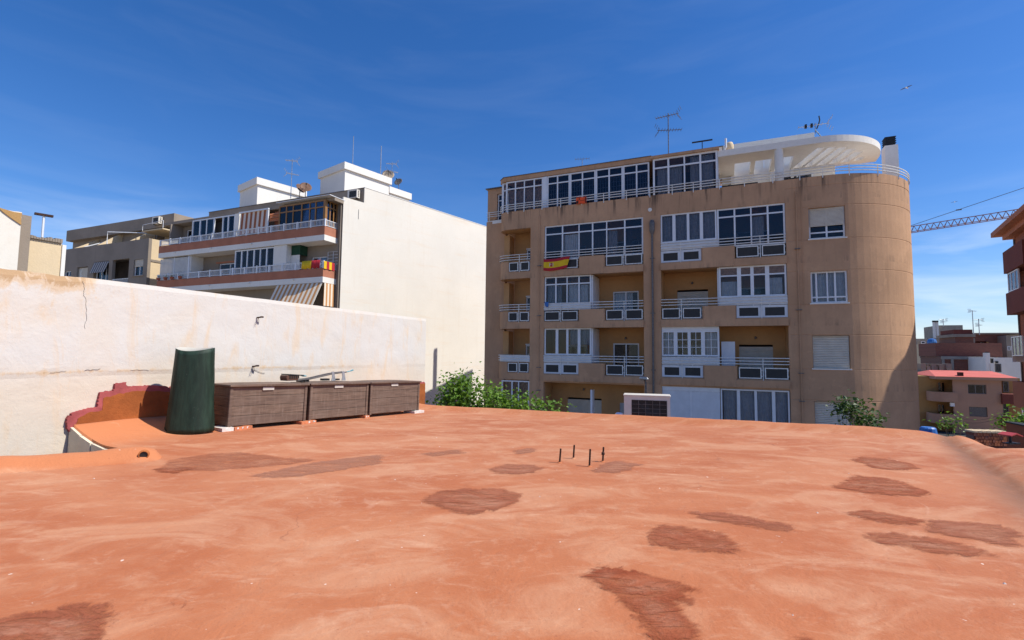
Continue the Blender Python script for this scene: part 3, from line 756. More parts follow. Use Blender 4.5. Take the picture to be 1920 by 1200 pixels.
dm.matrix_world = Matrix.Translation((dp.x, dp.y, 0.052)) @ Matrix.Rotation(math.atan2(kn.y, kn.x), 4, 'Z') @ Matrix.Rotation(math.pi / 2, 4, 'Y')
mb = MB(); mb.lathe([(0.033, 0.040), (0.001, 0.040)], 14)
dh = mb.build('drain_hole', 'black', rooftop); dh.matrix_world = dm.matrix_world.copy()
# pale boards facing the light well
bd = (VC - VD); nb = 5
for k in range(nb):
    p0 = VD + bd * (k / nb + 0.006); p1 = VD + bd * ((k + 1) / nb - 0.006); off = Vector((bd.normalized().y, -bd.normalized().x)) * (0.03 + 0.006 * (k % 2))
    mb = MB(); zt0, zt1 = zroof(p0.x, p0.y) - 0.03, zroof(p1.x, p1.y) - 0.03
    v = [(*(p0 + off).xy, -1.4), (*(p1 + off).xy, -1.4), (*(p1 + off).xy, zt1), (*(p0 + off).xy, zt0), (*(p0 - off * .3).xy, -1.4), (*(p1 - off * .3).xy, -1.4), (*(p1 - off * .3).xy, zt1), (*(p0 - off * .3).xy, zt0)]
    mb.add(v, [(0, 1, 2, 3), (5, 4, 7, 6), (3, 2, 6, 7), (1, 5, 6, 2), (4, 0, 3, 7)])
    mb.build('board', 'board', rooftop)
# floor of the light well
mb = MB(); mb.prism([[(-7.4, 2.6), (-5.6, 3.5), (-3.6, 4.8), (-3.9, 5.3), (-4.9, 5.6), (-6.6, 2.4)]], -3.1, -3.0); mb.build('light_well_floor', 'cement', rooftop)

# ------------------------------------------------------------------ long white party wall
pw = thing('boundary_wall', 'long white limewashed party wall with ochre stains along the left of the orange roof', 'wall', (WW.x, WW.y, 0), math.pi / 2 - R(25))
# local x runs along the wall, local -y faces the roof
a0, a1 = -4.5, 6.34; na, nz = 150, 60
mb = MB(); st = []
for i in range(na + 1):
    a = a0 + (a1 - a0) * i / na
    top = 1.908 + (0.018 * mnoise.noise(Vector((a * 5, 0, 0))) - 0.012 - 0.02 * max(0, mnoise.noise(Vector((a * 11, 3, 0))))) * (1 - sst(-0.72, -0.60, a)) + 0.004 * mnoise.noise(Vector((a * 3, 9, 0)))
    for j in range(nz + 1):
        z = -1.6 + (top + 1.6) * (j / nz)
        lip = 0.79 + 0.035 * mnoise.noise(Vector((a * 0.9, 2, 0))) + 0.02 * mnoise.noise(Vector((a * 3, 2, 1)))
        y = 0.016 * mnoise.noise(Vector((a * 0.8, z * 0.8, 5))) + 0.004 * mnoise.noise(Vector((a * 4, z * 4, 5)))
        y += 0.010 * (1 - sst(lip - 0.03, lip + 0.012, z)) * (1 - sst(2.0, 5.5, a) * .7)
        if j == nz: y += 0.01
        mb.v.append((a, y, z))
        d = top - z
        s_ = 0.95 * max(0, 1 - d / 0.24) * (1 - sst(-0.75, -0.45, a)) + 0.34 * max(0, 1 - d / 1.1) * (1 - sst(-0.6, 0.9, a)) + 0.75 * math.exp(-((z - lip + .01) / 0.035) ** 2) * (1 - sst(2.5, 5.5, a) * .6)
        st.append((min(1, s_), 1 - sst(lip - 0.25, lip + 0.25, z + .18 * mnoise.noise(Vector((a * 1.3, z * 1.3, 8)))), 0, 1))
for i in range(na):
    for j in range(nz):
        k = i * (nz + 1) + j; mb.f.append((k, k + nz + 1, k + nz + 2, k + 1)); mb.mi.append(0)
def wskirt(idx):
    o = len(mb.v)
    for k in idx: x, y, z = mb.v[k]; mb.v.append((x, 0.25, z)); st.append(st[k])
    for n in range(len(idx) - 1): mb.f.append((idx[n], idx[n + 1], o + n + 1, o + n)); mb.mi.append(0)
wskirt([i * (nz + 1) + nz for i in range(na + 1)]); wskirt([na * (nz + 1) + j for j in range(nz + 1)])
wr = mb.build('wall_face', 'wall', pw, smooth=False)
ca = wr.data.color_attributes.new('stain', 'FLOAT_COLOR', 'POINT'); ca.data.foreach_set('color', [c for q in st for c in q])
MB().box(a0, a1 - .002, 0.05, 0.249, GROUND, 1.83).build('wall_core', 'wall', pw)
# painted waterproofing turned up against the wall
def ragged(pts, step, amp, seed):
    out = []; r_ = random.Random(seed)
    for i in range(len(pts)):
        p, q = Vector(pts[i]), Vector(pts[(i + 1) % len(pts)]); n = max(1, int((q - p).length / step))
        for k in range(n):
            t = k / n; w = p.lerp(q, t); j = amp * (1 if 0 < k else 0.3)
            out.append((w.x + r_.uniform(-j, j), w.y + r_.uniform(-j, j)))
    return out
pk = [(x + .16 if x < -.28 else x, z) for x, z in [(-.88, .16), (-.89, .26), (-.83, .325), (-.72, .355), (-.60, .365), (-.585, .535), (-.50, .55), (-.445, .545), (-.435, .635), (-.31, .65), (-.295, .575), (-.1, .60), (.2, .59), (.5, .54), (1.5, .46), (3.5, .40), (6.3, .36), (6.3, -.25), (-.75, -.05)]]
og = [(x + .16 if x < -.4 else x, z) for x, z in [(-.80, .16), (-.79, .25), (-.70, .305), (-.55, .325), (-.545, .47), (-.42, .495), (-.25, .505), (-.05, .53), (.2, .52), (.5, .47), (1.5, .40), (3.5, .34), (6.32, .33), (6.32, -.25), (-.72, -.05)]]
MB().prism([ragged(pk, .016, .009, 1)], -0.030, 0.03, 'y').build('primer_band', 'pinkpaint', pw)
MB().prism([ragged(og, .03, .008, 2)], -0.034, -0.02, 'y').build('waterproofing_band', 'orangedark', pw)
mb = MB()
def crack(pts, r=0.0035):
    p = [Vector(pts[0])]
    for q in pts[1:]:
        q = Vector(q); n = 6; s = p[-1].copy()
        for k in range(1, n + 1): w = s.lerp(q, k / n); p.append(w + Vector((rnd.uniform(-.008, .008), rnd.uniform(-.008, .008))))
    mb.tube([(x, -0.002 - 0 + 0.016 * mnoise.noise(Vector((x * 0.8, z * 0.8, 5))), z) for x, z in p], r, 4)
crack([(-.66, 1.86), (-.63, 1.77), (-.65, 1.70), (-.62, 1.66)], .002); crack([(-.62, 1.66), (-.60, 1.45), (-.61, 1.3)], .0015)
crack([(-.9, .79), (-.75, .80)], .0015); crack([(-.58, .805), (-.42, .82)], .002); crack([(-.1, .80), (.12, .79)], .0015); crack([(-.42, .50), (-.40, .44), (-.35, .42), (-.28, .41)], .003)
crack([(1.6, .78), (1.85, .70)], .003)
mb.build('crack', 'dmetal', pw, fix=False)
for (a, z, lab) in ((1.66, 1.60, 'upper rusty pipe stub sticking out high on the white wall'), (1.62, 0.82, 'lower rusty pipe stub sticking out of the white wall above the deck boxes')):
    o = WW + WD * a
    t = thing('pipe_stub', lab, 'pipe', (o.x, o.y, z), math.pi / 2 - R(25), 'rusty pipe stubs in the white wall')
    mb = MB(); mb.tube([(0, 0.05, -.01), (0.005, -0.045, 0.0), (0.025, -.07, 0.008), (0.055, -.08, .008)], [0.011, .012, 0.014, .014], 8); mb.build('pipe', 'rust', t, smooth=False)
    mb = MB(); mb.tube([(-.01, -.05, -.01), (-.03, -.055, -.05), (-.025, -.04, -.09), (-.045, -.03, -.12)], .004, 5); mb.tube([(-.01, -.05, -.01), (0.0, -.05, -.06), (-.01, -.045, -.1)], .003, 4)
    mb.build('loose_wire', 'rust', t, fix=False)

# ------------------------------------------------------------------ things on the roof
# rolled green turf mat, wider at the foot, open seam towards the camera
g0 = at_z(352, 809, 0.04)
tm = thing('turf_roll', 'dark green artificial turf mat rolled into a tall tapering cone beside the deck boxes', 'turf roll', (g0.x - 0.09, g0.y + 0.16, 0), R(8))
mb = MB(); nA, nZ = 54, 18; H = 1.09
zf = zroof(g0.x - .09, g0.y + 0.16)
for j in range(nZ + 1):
    v = j / nZ
    for i in range(nA + 1):
        th = -2.15 + (2 * math.pi + 1.1) * i / nA                     # starts at the seam facing the camera, overlaps itself
        rad = (0.262 - 0.044 * v + 0.016 * (1 - v) ** 3 + 0.022 * math.exp(-i / nA / .022)) * (1 - 0.11 * sst(.7, 1, i / nA)) * (1 + 0.05 * math.cos(2 * th + .4) + 0.02 * (1 - v) * math.sin(5 * th))
        rad += 0.005 * mnoise.noise(Vector((math.cos(th) * 2, math.sin(th) * 2, v * 4)))
        x, y = rad * math.cos(th) * 1.0 + 0.022 * v, rad * math.sin(th) * 0.85
        zt = H - 0.045 * (.5 - .5 * math.sin(th))  + 0.012 * math.cos(th * 2)
        mb.v.append((x, y, zf - 0.004 + zt * v))
for j in range(nZ):
    for i in range(nA): k = j * (nA + 1) + i; mb.f.append((k, k + 1, k + nA + 2, k + nA + 1)); mb.mi.append(0)
o = mb.build('mat', ['turf', 'turfback'], tm, smooth=True, fix=False)
md = o.modifiers.new('pile', 'SOLIDIFY'); md.thickness = 0.012; md.offset = -1; md.material_offset = 1; md.material_offset_rim = 1

# three brown deck boxes
def deck_box(loc, rz, Ln, label, seed):
    t = thing('deck_box', label, 'storage box', loc, rz, 'brown deck boxes in a row along the white wall')
    Hh, D = 0.575, 0.52
    rr = random.Random(seed)
    for k in range(4):                                                  # front and back boards
        z0, z1 = 0.02 + k * 0.133, 0.02 + (k + 1) * 0.133 - 0.0035
        MB().box(0.035, Ln - 0.035, 0.012 + rr.uniform(0, .004), 0.032, z0, z1).build('plank', 'plank', t, bevel=0.003)
        MB().box(0.035, Ln - 0.035, D - .032, D - .012, z0, z1).build('plank', 'plank', t)
        for x in (0.010, Ln - 0.028):
            MB().box(x, x + 0.018, 0.035, D - 0.035, z0, z1).build('plank', 'plank', t, bevel=0.003)
    MB().box(.03, Ln - .03, .033, D - .033, .03, .53).build('liner', 'dark', t)
    for x in (0, Ln - 0.045):
        for y in (0, D - .045):
            MB().box(x, x + 0.045, y, y + 0.045, 0.0, Hh - 0.03).build('corner_post', 'plank', t, bevel=0.006)
    mb = MB(); mb.prism([[(-.015, Hh - .028), (Ln + .015, Hh - .028), (Ln + .015, Hh), (Ln * .75, Hh + .010), (Ln * .25, Hh + .010), (-.015, Hh)]], -0.028, D + .012, 'y')
    mb.build('lid', 'plank', t, bevel=0.005)
    c = Ln * 0.46
    MB().box(c - .085, c + .085, -0.004, 0.006, Hh - .085, Hh - .036).build('latch_plate', 'turfback', t, bevel=0.004)
    return t
BD = Vector((math.sin(R(33.5)), math.cos(R(33.5)))); brz = math.pi / 2 - R(33.5); b0 = Vector((-3.79, 6.65))
zb = lambda p: zroof(p.x, p.y, False)
BOX = []
for k, (s0, Ln, lab) in enumerate(((0, 1.165, 'nearest and largest-looking brown deck box, next to the green turf roll'), (1.215, 1.14, 'middle brown deck box of the row of three'), (2.40, 1.22, 'farthest brown deck box, at the far corner of the orange roof'))):
    p = b0 + BD * s0; q = p + BD * Ln
    t = deck_box((p.x, p.y, 0.5 * (zb(p) + zb(q)) + 0.052), brz, Ln, lab, k)
    t.rotation_euler = (0, -math.atan2(zb(q) - zb(p), Ln), brz); BOX.append((p, t))
def hollow_brick(p, rz, lab, w=0.24, d=0.11, h=0.045, mat='clay'):
    t = thing('hollow_brick', lab, 'brick', (p[0], p[1], zroof(p[0], p[1], False) - 0.004), rz, 'bricks propping up the deck boxes')
    mb = MB(); ys = [0]; nh = 3
    loops = [ragged([(0, 0), (w, 0), (w, h), (0, h)], .03, .003, int(w * 100))]
    mb.prism(loops, 0, d, 'y'); mb.build('brick_body', mat, t)
    if mat != 'clay': return
    mb = MB()
    for k in range(3): x_ = w * rnd.uniform(.05, .8); mb.prism([ragged([(x_, h * rnd.uniform(.2, .6)), (x_ + w * rnd.uniform(.05, .2), h * .5), (x_ + w * .1, h * .97), (x_, h * .95)], .015, .003, k)], -.004, -0.001, 'y')
    mb.build('lime_splash', 'limed', t)['kind'] = 'stuff'
P_ = lambda s, o: (b0 + BD * s + Vector((BD.y, -BD.x)) * o)
hollow_brick(P_(-.09, .05), brz, 'whitewashed brick under the near corner of the nearest deck box', .15, .3, .05, 'limed')
hollow_brick(P_(.075, .045), brz, 'orange clay brick under the front of the nearest deck box', .24, .28)
hollow_brick(P_(1.06, .055), brz, 'brick between the nearest and the middle deck box', .25, .28)
hollow_brick(P_(2.27, .04), brz, 'small brick between the middle and the farthest deck box', .10, .28)
hollow_brick(P_(3.44, .06), brz, 'pale flat brick under the far end of the farthest deck box', .26, .30, .045, 'limed')
# odds and ends lying on the lids
p, bt = BOX[0]
ztop = bt.location.z + 0.588
q = p + BD * .93 + Vector((-BD.y, BD.x)) * .16
t = thing('slotted_crate', 'small brown crate with a slotted dark top lying on the nearest deck box', 'crate', (q.x, q.y, ztop), brz + .1)
mb = MB(); mb.prism([[(0, 0), (.2, 0), (.205, .05), (.19, .075), (.0, .085), (-.012, .05)]], 0, .16, 'y'); mb.build('tub', 'seat', t, bevel=.006)
mb = MB(); mb.obox((.02, -.01, .088), (.28, 0, -.022), (0, .18, 0), (0, 0, .016))
for k in range(5): mb.box(.04 + k * .038, .058 + k * .038, -.006, .005, .03, .085)
mb.build('slotted_top', 'black', t)
mb = MB(); mb.tube([(.29, .05, .075), (.33, .05, .065), (.39, .05, .06)], [.012, .014, .007], 6); mb.build('grip', 'teal', t)
p, bt = BOX[1]; ztop = bt.location.z + 0.588
q = p + BD * .02 + Vector((-BD.y, BD.x)) * .2
t = thing('folded_metal_frame', 'folded metal frame with upright plates and a blue tip on the middle deck box', 'metal frame', (q.x, q.y, ztop), brz - .02)
mb = MB()
for y in (0, .13): mb.tube([(-.12, y, .03), (.12, y, .045), (.52, y, .115), (.80, y, .14)], .011, 6)
mb.build('side_bar', 'dmetal', t)
for x in (.50, .70):
    mb = MB(); mb.prism([[(x, 0), (x + .075, 0), (x + .06, .08), (x + .04, .155), (x - .005, .15), (x + .012, .07)]], -.012, -.002, 'y'); mb.build('upright_plate', 'metal', t)
for x in (-.04, .02, .07): MB().box(x, x + .022, -.01, .14, 0.0, .035).build('foot', 'black', t)
MB().box(.36, .47, 0, .1, .008, .04).build('hinge', 'black', t); MB().box(.60, .68, 0.02, .1, .005, .03).build('hinge', 'black', t)
mb = MB(); mb.tube([(.80, 0, .14), (.86, 0, .152), (.93, 0, .172)], [.009, .008, .014], 6); mb.build('tip', 'teal', t)
# four rusty reinforcement bars
for (bx, by, ty, lab) in ((1049, 868, 842, 'leftmost of the four rusty rebar stubs standing in the roof'), (1075, 860, 835, 'back left rusty rebar stub, the one farthest from the camera'), (1105, 875, 843, 'front rusty rebar stub, the one nearest the camera'), (1130, 866, 839, 'rightmost rusty rebar stub, with a knot of wire halfway up')):
    g = at_z(bx, by, 0); g = at_z(bx, by, zroof(g.x, g.y)); h = (by - ty) * g.y / F
    t = thing('rebar_stub', lab, 'rebar', (g.x, g.y, g.z - .01), 0, 'rusty rebar stubs in the roof')
    mb = MB(); lean = rnd.uniform(-.006, .012)
    mb.tube([(0, 0, -.02), (lean * .5, 0, h * .5), (lean, 0, h + .01)], .0085, 8)
    for k in range(9): z = h * k / 9 + .01; mb.tube([(lean * z / h, 0, z), (lean * z / h, 0, z + .004)], .0102, 8)
    mb.build('bar', 'rust', t, fix=False)
    mb = MB(); mb.lathe([(.034, 0), (.024, .012), (.009, .022)], 12); mb.build('mortar_collar', 'roof', t, smooth=True)
    if bx == 1130: mb = MB(); mb.lathe([(.009, .075), (.017, .082), (.016, .1), (.009, .108)], 8, (0.004, 0, 0)); mb.build('wire_knot', 'rust', t)
# pebbles and crumbs of mortar
mb = MB(); rc = random.Random(5)
for k in range(34):
    x, y = rc.uniform(-4, 5), rc.uniform(2.0, 9.0)
    if (Vector((x, y)) - FL).dot(FN) < .5 or (Vector((x, y)) - WW).dot(WN) < 1.2 or (Vector((x, y)) - G0).dot(GN) > -.2: continue
    s = rc.uniform(.003, .007); z = zroof(x, y)
    mb.add([(x - s, y - s * .7, z - .001), (x + s, y - s, z - .001), (x + s * .8, y + s, z - .001), (x - s, y + s * .9, z - .001), (x + s * .1, y, z + s * 1.1)], [(0, 1, 4), (1, 2, 4), (2, 3, 4), (3, 0, 4)])
tag(mb.build('mortar_crumbs', 'limed', fix=False), 'pale crumbs of mortar scattered on the orange roof', 'crumbs', kind='stuff')

# ------------------------------------------------------------------ just beyond the far edge
mb = MB(); e0 = FL + FD * 1.5 - FN * .35; e1 = FL + FD * 8.2 - FN * .35
mb.prism([[tuple(e0), tuple(e1), tuple(e1 - FN * 2.2), tuple(e0 - FN * 2.2)]], GROUND, -.40); tag(mb.build('lower_terrace', 'cement'), kind='structure')
g = at_y(1213, 780, 9.55)
ac_unit('air_conditioner', 'large air conditioner outdoor unit with dark grille behind the far edge of the orange roof', (g.x, g.y, -.335), -A + .14, .86, .61, .34)
g = at_y(1161, 776, 9.75)
mb = MB(); mb.lathe([(.03, -.40), (.03, -.12), (.085, -.115), (.08, -.085), (.05, -.06), (.001, -.055)], 14, (g.x, g.y, 0)); tag(mb.build('vent_cowl', 'frame', smooth=False), 'small white domed vent pipe left of the large air conditioner', 'vent pipe')
# ------------------------------------------------------------------ tan apartment block
TB = thing('apartment_building', 'tan apartment block with a rounded right corner, white balcony railings and a glazed top floor', 'building', (TO.x, TO.y, GROUND), -A, drop=GROUND)
RAILZ = (6.74, 3.88, 1.02)                   # rail tops of the three balcony rows
X0, XA0, XA1, XB0, XB1, XT = -6.68, -5.85, -0.45, 0.40, 5.98, 6.0
AP = ((-5.85, -3.87), (-2.43, -.45)); BP = ((.40, 2.33), (3.83, 5.98))
PT = 9.30                                    # top of the parapet under the attic
def ztl(r): return r + 1.50
holes = []
for r in RAILZ:
    for (x0, x1), (p, q) in (((XA0, XA1), AP), ((XB0, XB1), BP)):
        zl, zp, zb_ = r + 1.50, r - .37, r - .97
        holes.append([(x0, zl), (x0, zb_), (p[1], zb_), (p[1], zp), (q[0], zp), (q[0], zb_), (x1, zb_), (x1, zl)])
GZ = -2.9
holes.append([(XA0, -.42), (XA0, GZ), (XA1, GZ), (XA1, -.42)]); holes.append([(XB0, -.42), (XB0, GZ), (XB1, GZ), (XB1, -.42)])
mb = MB(); mb.prism([[(X0, GROUND), (XT, GROUND), (XT, PT), (X0, PT)]] + holes, 0, .28, 'y'); mb.build('front_wall', 'tan', TB)
# proud plain centre of each balcony parapet
for r in RAILZ:
    for p, q, sft in ((AP[0][1], AP[1][0], 0), (BP[0][1], BP[1][0], 0)):
        MB().prism([[(p + .03, -.001), (p + .03, -.06), (p + .09, -.12), (q - .09, -.12), (q - .03, -.06), (q - .03, -.001)]], r - 1.36, r - .375).build('parapet_block', 'tan', TB)
    for x0, x1 in ((XA0, XA1), (XB0, XB1)):                              # slab edge under each balcony
        MB().box(x0 + .002, x1 - .002, -.10, -.001, r - 1.36, r - 1.02).build('balcony_edge', 'tan', TB)
# floors, cross walls, back wall with door openings
BY = 1.55
mb = MB()
for z in (9.0, 5.40 + .0, 2.54, -.34, -3.2):
    pass
for r in RAILZ: mb.box(X0 + .002, XT - .002, .282, BY - .002, r - 1.30, r - 1.06)
mb.box(X0 + .002, XT - .002, .282, BY - .002, PT - .28, PT - .02)
mb.build('floor_slab', 'tan_in', TB)
mb = MB()
for x0, x1 in ((X0, XA0), (XA1, XB0), (XB1, XT + .3)):
    zz = [-3.5] + [v for r in reversed(RAILZ) for v in (r - 1.302, r - 1.058)] + [PT - .282]
    mb = MB()
    for k in range(0, len(zz), 2): mb.box(x0 + .002, x1 - .002, .283, BY - .003, zz[k], zz[k + 1])
    mb.build('cross_wall', 'tan_in', TB)
DOORS = [ # x0,x1,zbottom rel rail, ztop rel rail, row, kind
 (-2.35, -.95, -1.02, .72, 1, 'curt'), (-2.35, -.95, -1.02, .72, 2, 'dark'),
 (1.05, 2.55, -1.02, .66, 1, 'shut'), (3.95, 5.45, -1.02, .66, 2, 'shut'),
 (-5.2, -3.9, -1.02, .60, 0, 'dark'), (-5.0, -3.8, -1.02, .60, 1, 'dark'), (-5.0, -3.8, -1.02, .60, 2, 'dark'), (-2.3, -.9, -1.02, .65, 0, 'curt'),
 (1.2, 2.6, -1.02, .65, 0, 'curt'), (3.95, 5.4, -1.02, .65, 0, 'dark'), (3.9, 5.4, -1.02, .65, 1, 'dark'), (1.0, 2.5, -1.02, .65, 2, 'dark'),
 (-4.95, -3.0, -1.9, .52 , 3, 'shut'), (-2.0, -1.0, -1.9, .35, 3, 'half')]
RZ4 = RAILZ + (-1.84,)
mb = MB(); mb.prism([[(-8.3, GROUND), (XT + .3, GROUND), (XT + .3, PT - .02), (-8.3, PT - .02)]] + [[(d[0], RZ4[d[4]] + d[2]), (d[0], RZ4[d[4]] + d[3]), (d[1], RZ4[d[4]] + d[3]), (d[1], RZ4[d[4]] + d[2])] for d in DOORS]
 + [[(-7.55, r - 1.02), (-7.55, r + .62), (-6.75, r + .62), (-6.75, r - 1.02)] for r in RAILZ], BY, BY + .2, 'y')
mb.build('balcony_back_wall', 'tan_in', TB)
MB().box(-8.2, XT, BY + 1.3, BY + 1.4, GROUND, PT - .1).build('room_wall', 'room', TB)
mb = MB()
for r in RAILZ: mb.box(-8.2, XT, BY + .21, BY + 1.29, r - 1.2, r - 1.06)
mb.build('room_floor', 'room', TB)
for d in DOORS:
    r = RZ4[d[4]]; z0, z1 = r + d[2], r + d[3]; xm = (d[0] + d[1]) / 2
    if d[5] == 'shut':
        shutter(TB, d[0], d[1], z0, z1 - .1, BY + .03, pitch=.06)
    elif d[5] == 'half':
        window(TB, d[0], d[1], z0, z1, BY + .06, (xm,), fm='frame'); shutter(TB, d[0], d[1], z1 - .75, z1, BY + .02, 'gshutter')
    else:
        cu = [(d[0] + .05, d[1] - .35, 'curtain', z0 + .05, z1 - .08)] if d[5] == 'curt' else None
        window(TB, d[0], d[1], z0, z1, BY + .05, (xm,), curtain=cu, name='balcony_door')
for r in RAILZ:
    window(TB, -7.55, -6.75, r - 1.02, r + .62, BY + .05, (-7.15,), curtain=[(-7.5, -6.8, 'curtain', r - .95, r + .1)], name='balcony_door')
    MB().box(-7.55, -6.75, BY - .03, BY - .001, r + .62, r + .68).build('lintel', 'frame', TB)
# lamps over the balcony doors
for x, r in ((1.8, 3.88), (-1.65, 1.02), (4.7, 1.02), (-4.0, -1.84)):
    mb = MB(); mb.lathe([(.001, -.05), (.05, -.03), (.055, .04), (.03, .08), (.001, .085)], 10, (x, BY - .07, r + .98)); mb.box(x - .02, x + .02, BY - .06, BY - .001, r + .99, r + 1.03); mb.build('wall_lamp', 'dmetal', TB)
# opening frames in the parapets, railings
RY = -.055
def vent(x0, x1, r, surround=False):
    z0, z1 = r - .95, r - .44; xm = (x0 + x1) / 2
    if surround:
        mb = MB(); mb.prism([[(x0 + .01, z0 - .06), (x1 - .01, z0 - .06), (x1 - .01, z1 + .05), (x0 + .01, z1 + .05)], [(x0 + .13, z0 + .06), (x0 + .13, z1 - .06), (xm - .14, z1 - .06), (xm - .14, z0 + .06)], [(xm + .14, z0 + .06), (xm + .14, z1 - .06), (x1 - .13, z1 - .06), (x1 - .13, z0 + .06)]], .02, .06, 'y')
        mb.build('white_infill', 'grey_pvc', TB)
        for a, b in ((x0 + .13, xm - .14), (xm + .14, x1 - .13)): MB().box(a, b, .045, .06, z0 + .06, z1 - .06).build('mesh_panel', 'dark', TB)
        return
    for a, b in ((x0 + .06, xm - .07), (xm + .07, x1 - .06)):
        mb = MB(); t = .045
        mb.box(a, b, -.03, .01, z0, z0 + t).box(a, b, -.03, .01, z1 - t, z1).box(a, a + t, -.03, .01, z0 + t, z1 - t).box(b - t, b, -.03, .01, z0 + t, z1 - t)
        mb.box(b - .001, b + .05 if b < xm else b + .03, -.02, -.005, z0 + .1, z0 + .13).box(b - .001, b + .05 if b < xm else b + .03, -.02, -.005, z1 - .13, z1 - .1)
        f = mb.build('vent_frame', 'rail', TB, fix=False)
        MB().box(a + t, b - t, -.012, .0, z0 + t, z1 - t).build('mesh_panel', 'dark', f)
SURR = {(0, 'B0'), (2, 'B0'), (1, 'B1'), (2, 'A0')}
for i, r in enumerate(RAILZ):
    for nm, (x0, x1) in (('A0', AP[0]), ('A1', AP[1]), ('B0', BP[0]), ('B1', BP[1])): vent(x0, x1, r, (i, nm) in SURR)
    for x0, x1, ps in ((XA0, XA1, ((AP[0][0] + AP[0][1]) / 2, (AP[1][0] + AP[1][1]) / 2)), (XB0, XB1, ((BP[0][0] + BP[0][1]) / 2, (BP[1][0] + BP[1][1]) / 2))):
        railing(TB, [(x0 + .01, RY), (x1 - .01, RY)], (r, r - .14, r - .28), [(p, RY) for p in ps], zbot=r - 1.02)
# sheeted panels behind the rails
for x0, x1, r in ((.42, 3.06, 6.74), (3.1, 5.97, 3.88), (.42, 3.06, 1.02), (-5.84, -3.16, 1.02), (-5.84, -3.2, 3.88)):
    MB().box(x0, x1, .0, .03, r - .37, r - .02).build('balcony_sheet', 'grey_pvc', TB)
# glazed-in balconies
def enclosure(x0, x1, r, xs, trans, mat='frame', gm='glass', curtain=None, y=.06, zlow=-.0, top=1.50, head=0.0, side=None, **k):
    w = window(TB, x0, x1, r + zlow, r + top - head, y, xs, trans, mat, gm, .075, .07, curtain, **k)
    if head: MB().box(x0, x1, y - .01, y + .07, r + top - head + .002, r + top).build('head_panel', mat, TB)
    if side:                                                              # white return wall towards the open part
        MB().box(side - .04, side + .04, y + .075, BY - .005, r - 1.05, r + top - .01).build('side_panel', 'frame', TB)
r = RAILZ[0]
u = lambda px, py: ((on_plane(px, py, TO, NO) - TO).dot(U))
enclosure(XA0 + .01, XA1 - .01, r, [u(x, 440) for x in (1054, 1085, 1110.5, 1137, 1171)], r + 1.02, gm=('dglass', 'glass', 'dglass', 'dglass', 'glass', 'dglass'), zlow=-.45, curtain=[(u(1056, 440), u(1084, 440), 'curtain', r - .4, r + .95), (u(1113, 440), u(1134, 440), 'bcurtain', r - .4, r + .95), (u(1139, 440), u(1156, 440), 'gcurtain', r - .4, r + .95), (u(1173, 440), u(1184, 440), 'bcurtain', r - .4, r + .95)])
enclosure(.41, 3.04, r, [u(x, 430) for x in (1263.5, 1290, 1315)], None, curtain=[(.5, 2.95, 'gcurtain', r, r + 1.45)], zlow=.03, mid=.12)
enclosure(3.06, 5.97, r, [u(x, 420) for x in (1377.5, 1408.5, 1440)], r + 1.08, gm=('dglass', 'dglass', 'glass', 'dglass'), zlow=-.40, curtain=[(4.5, 5.1, 'gcurtain', r - .3, r + 1.0)])
r = RAILZ[1]
enclosure(XA0 + .02, -3.2, r, [u(x, 545) for x in (1041.5, 1062.5, 1085)], r + 1.06, zlow=-.05, curtain=[(-5.7, -4.9, 'gcurtain', r, r + 1), (-4.5, -3.4, 'curtain', r, r + 1)], side=-3.16)
enclosure(3.10, 5.96, r, [u(x, 530) for x in (1386, 1410.5, 1439)], r + 1.06, zlow=.02, mid=.14, side=3.06, curtain=[(3.2, 3.9, 'curtain', r, r + .8), (5.2, 5.8, 'curtain', r, r + .9)])
MB().box(3.14, 5.92, .10, .115, r + 1.10, r + 1.44).build('blind_box', 'bcurtain', TB)
r = RAILZ[2]
enclosure(XA0 + .02, -3.2, r, [u(x, 640) for x in (1043.5, 1063, 1085)], None, zlow=.04, top=1.5, curtain=[(-4.4, -3.3, 'gcurtain', r + .6, r + 1.4)], side=-3.16, mid=.12)
enclosure(.41, 3.06, r, [u(x, 640) for x in (1266.5, 1292, 1318)], None, zlow=.05, top=1.5, head=.2, side=3.02, mid=.14, gridx=2, gridz=3, curtain=[(.5, 1.1, 'curtain', r + .1, r + 1.2), (2.4, 3.0, 'curtain', r + .1, r + 1.2)])
MB().box(3.15, 3.75, .5, .9, r - 1.05, r + .78).build('balcony_cupboard', 'grey_pvc', TB)
# ground row seen over the edge
MB().box(.41, 3.05, .06, .09, GZ, -.62).build('white_panel', 'grey_pvc', TB)
MB().box(.41, 3.05, .04, .10, -.615, -.425).build('head_panel', 'frame', TB)
MB().box(1.71, 1.79, .045, .058, GZ, -.63).build('panel_joint', 'frame', TB)
window(TB, 3.08, 5.95, GZ, -.44, .06, [u(x, 760) for x in (1385, 1417.5, 1451)], None, curtain=[(3.2, 5.9, 'curtain', GZ, -.5)], mid=.11)
MB().box(-3.25, -3.15, .1, .55, GZ, -.75).build('door_leaf', 'frame', TB)
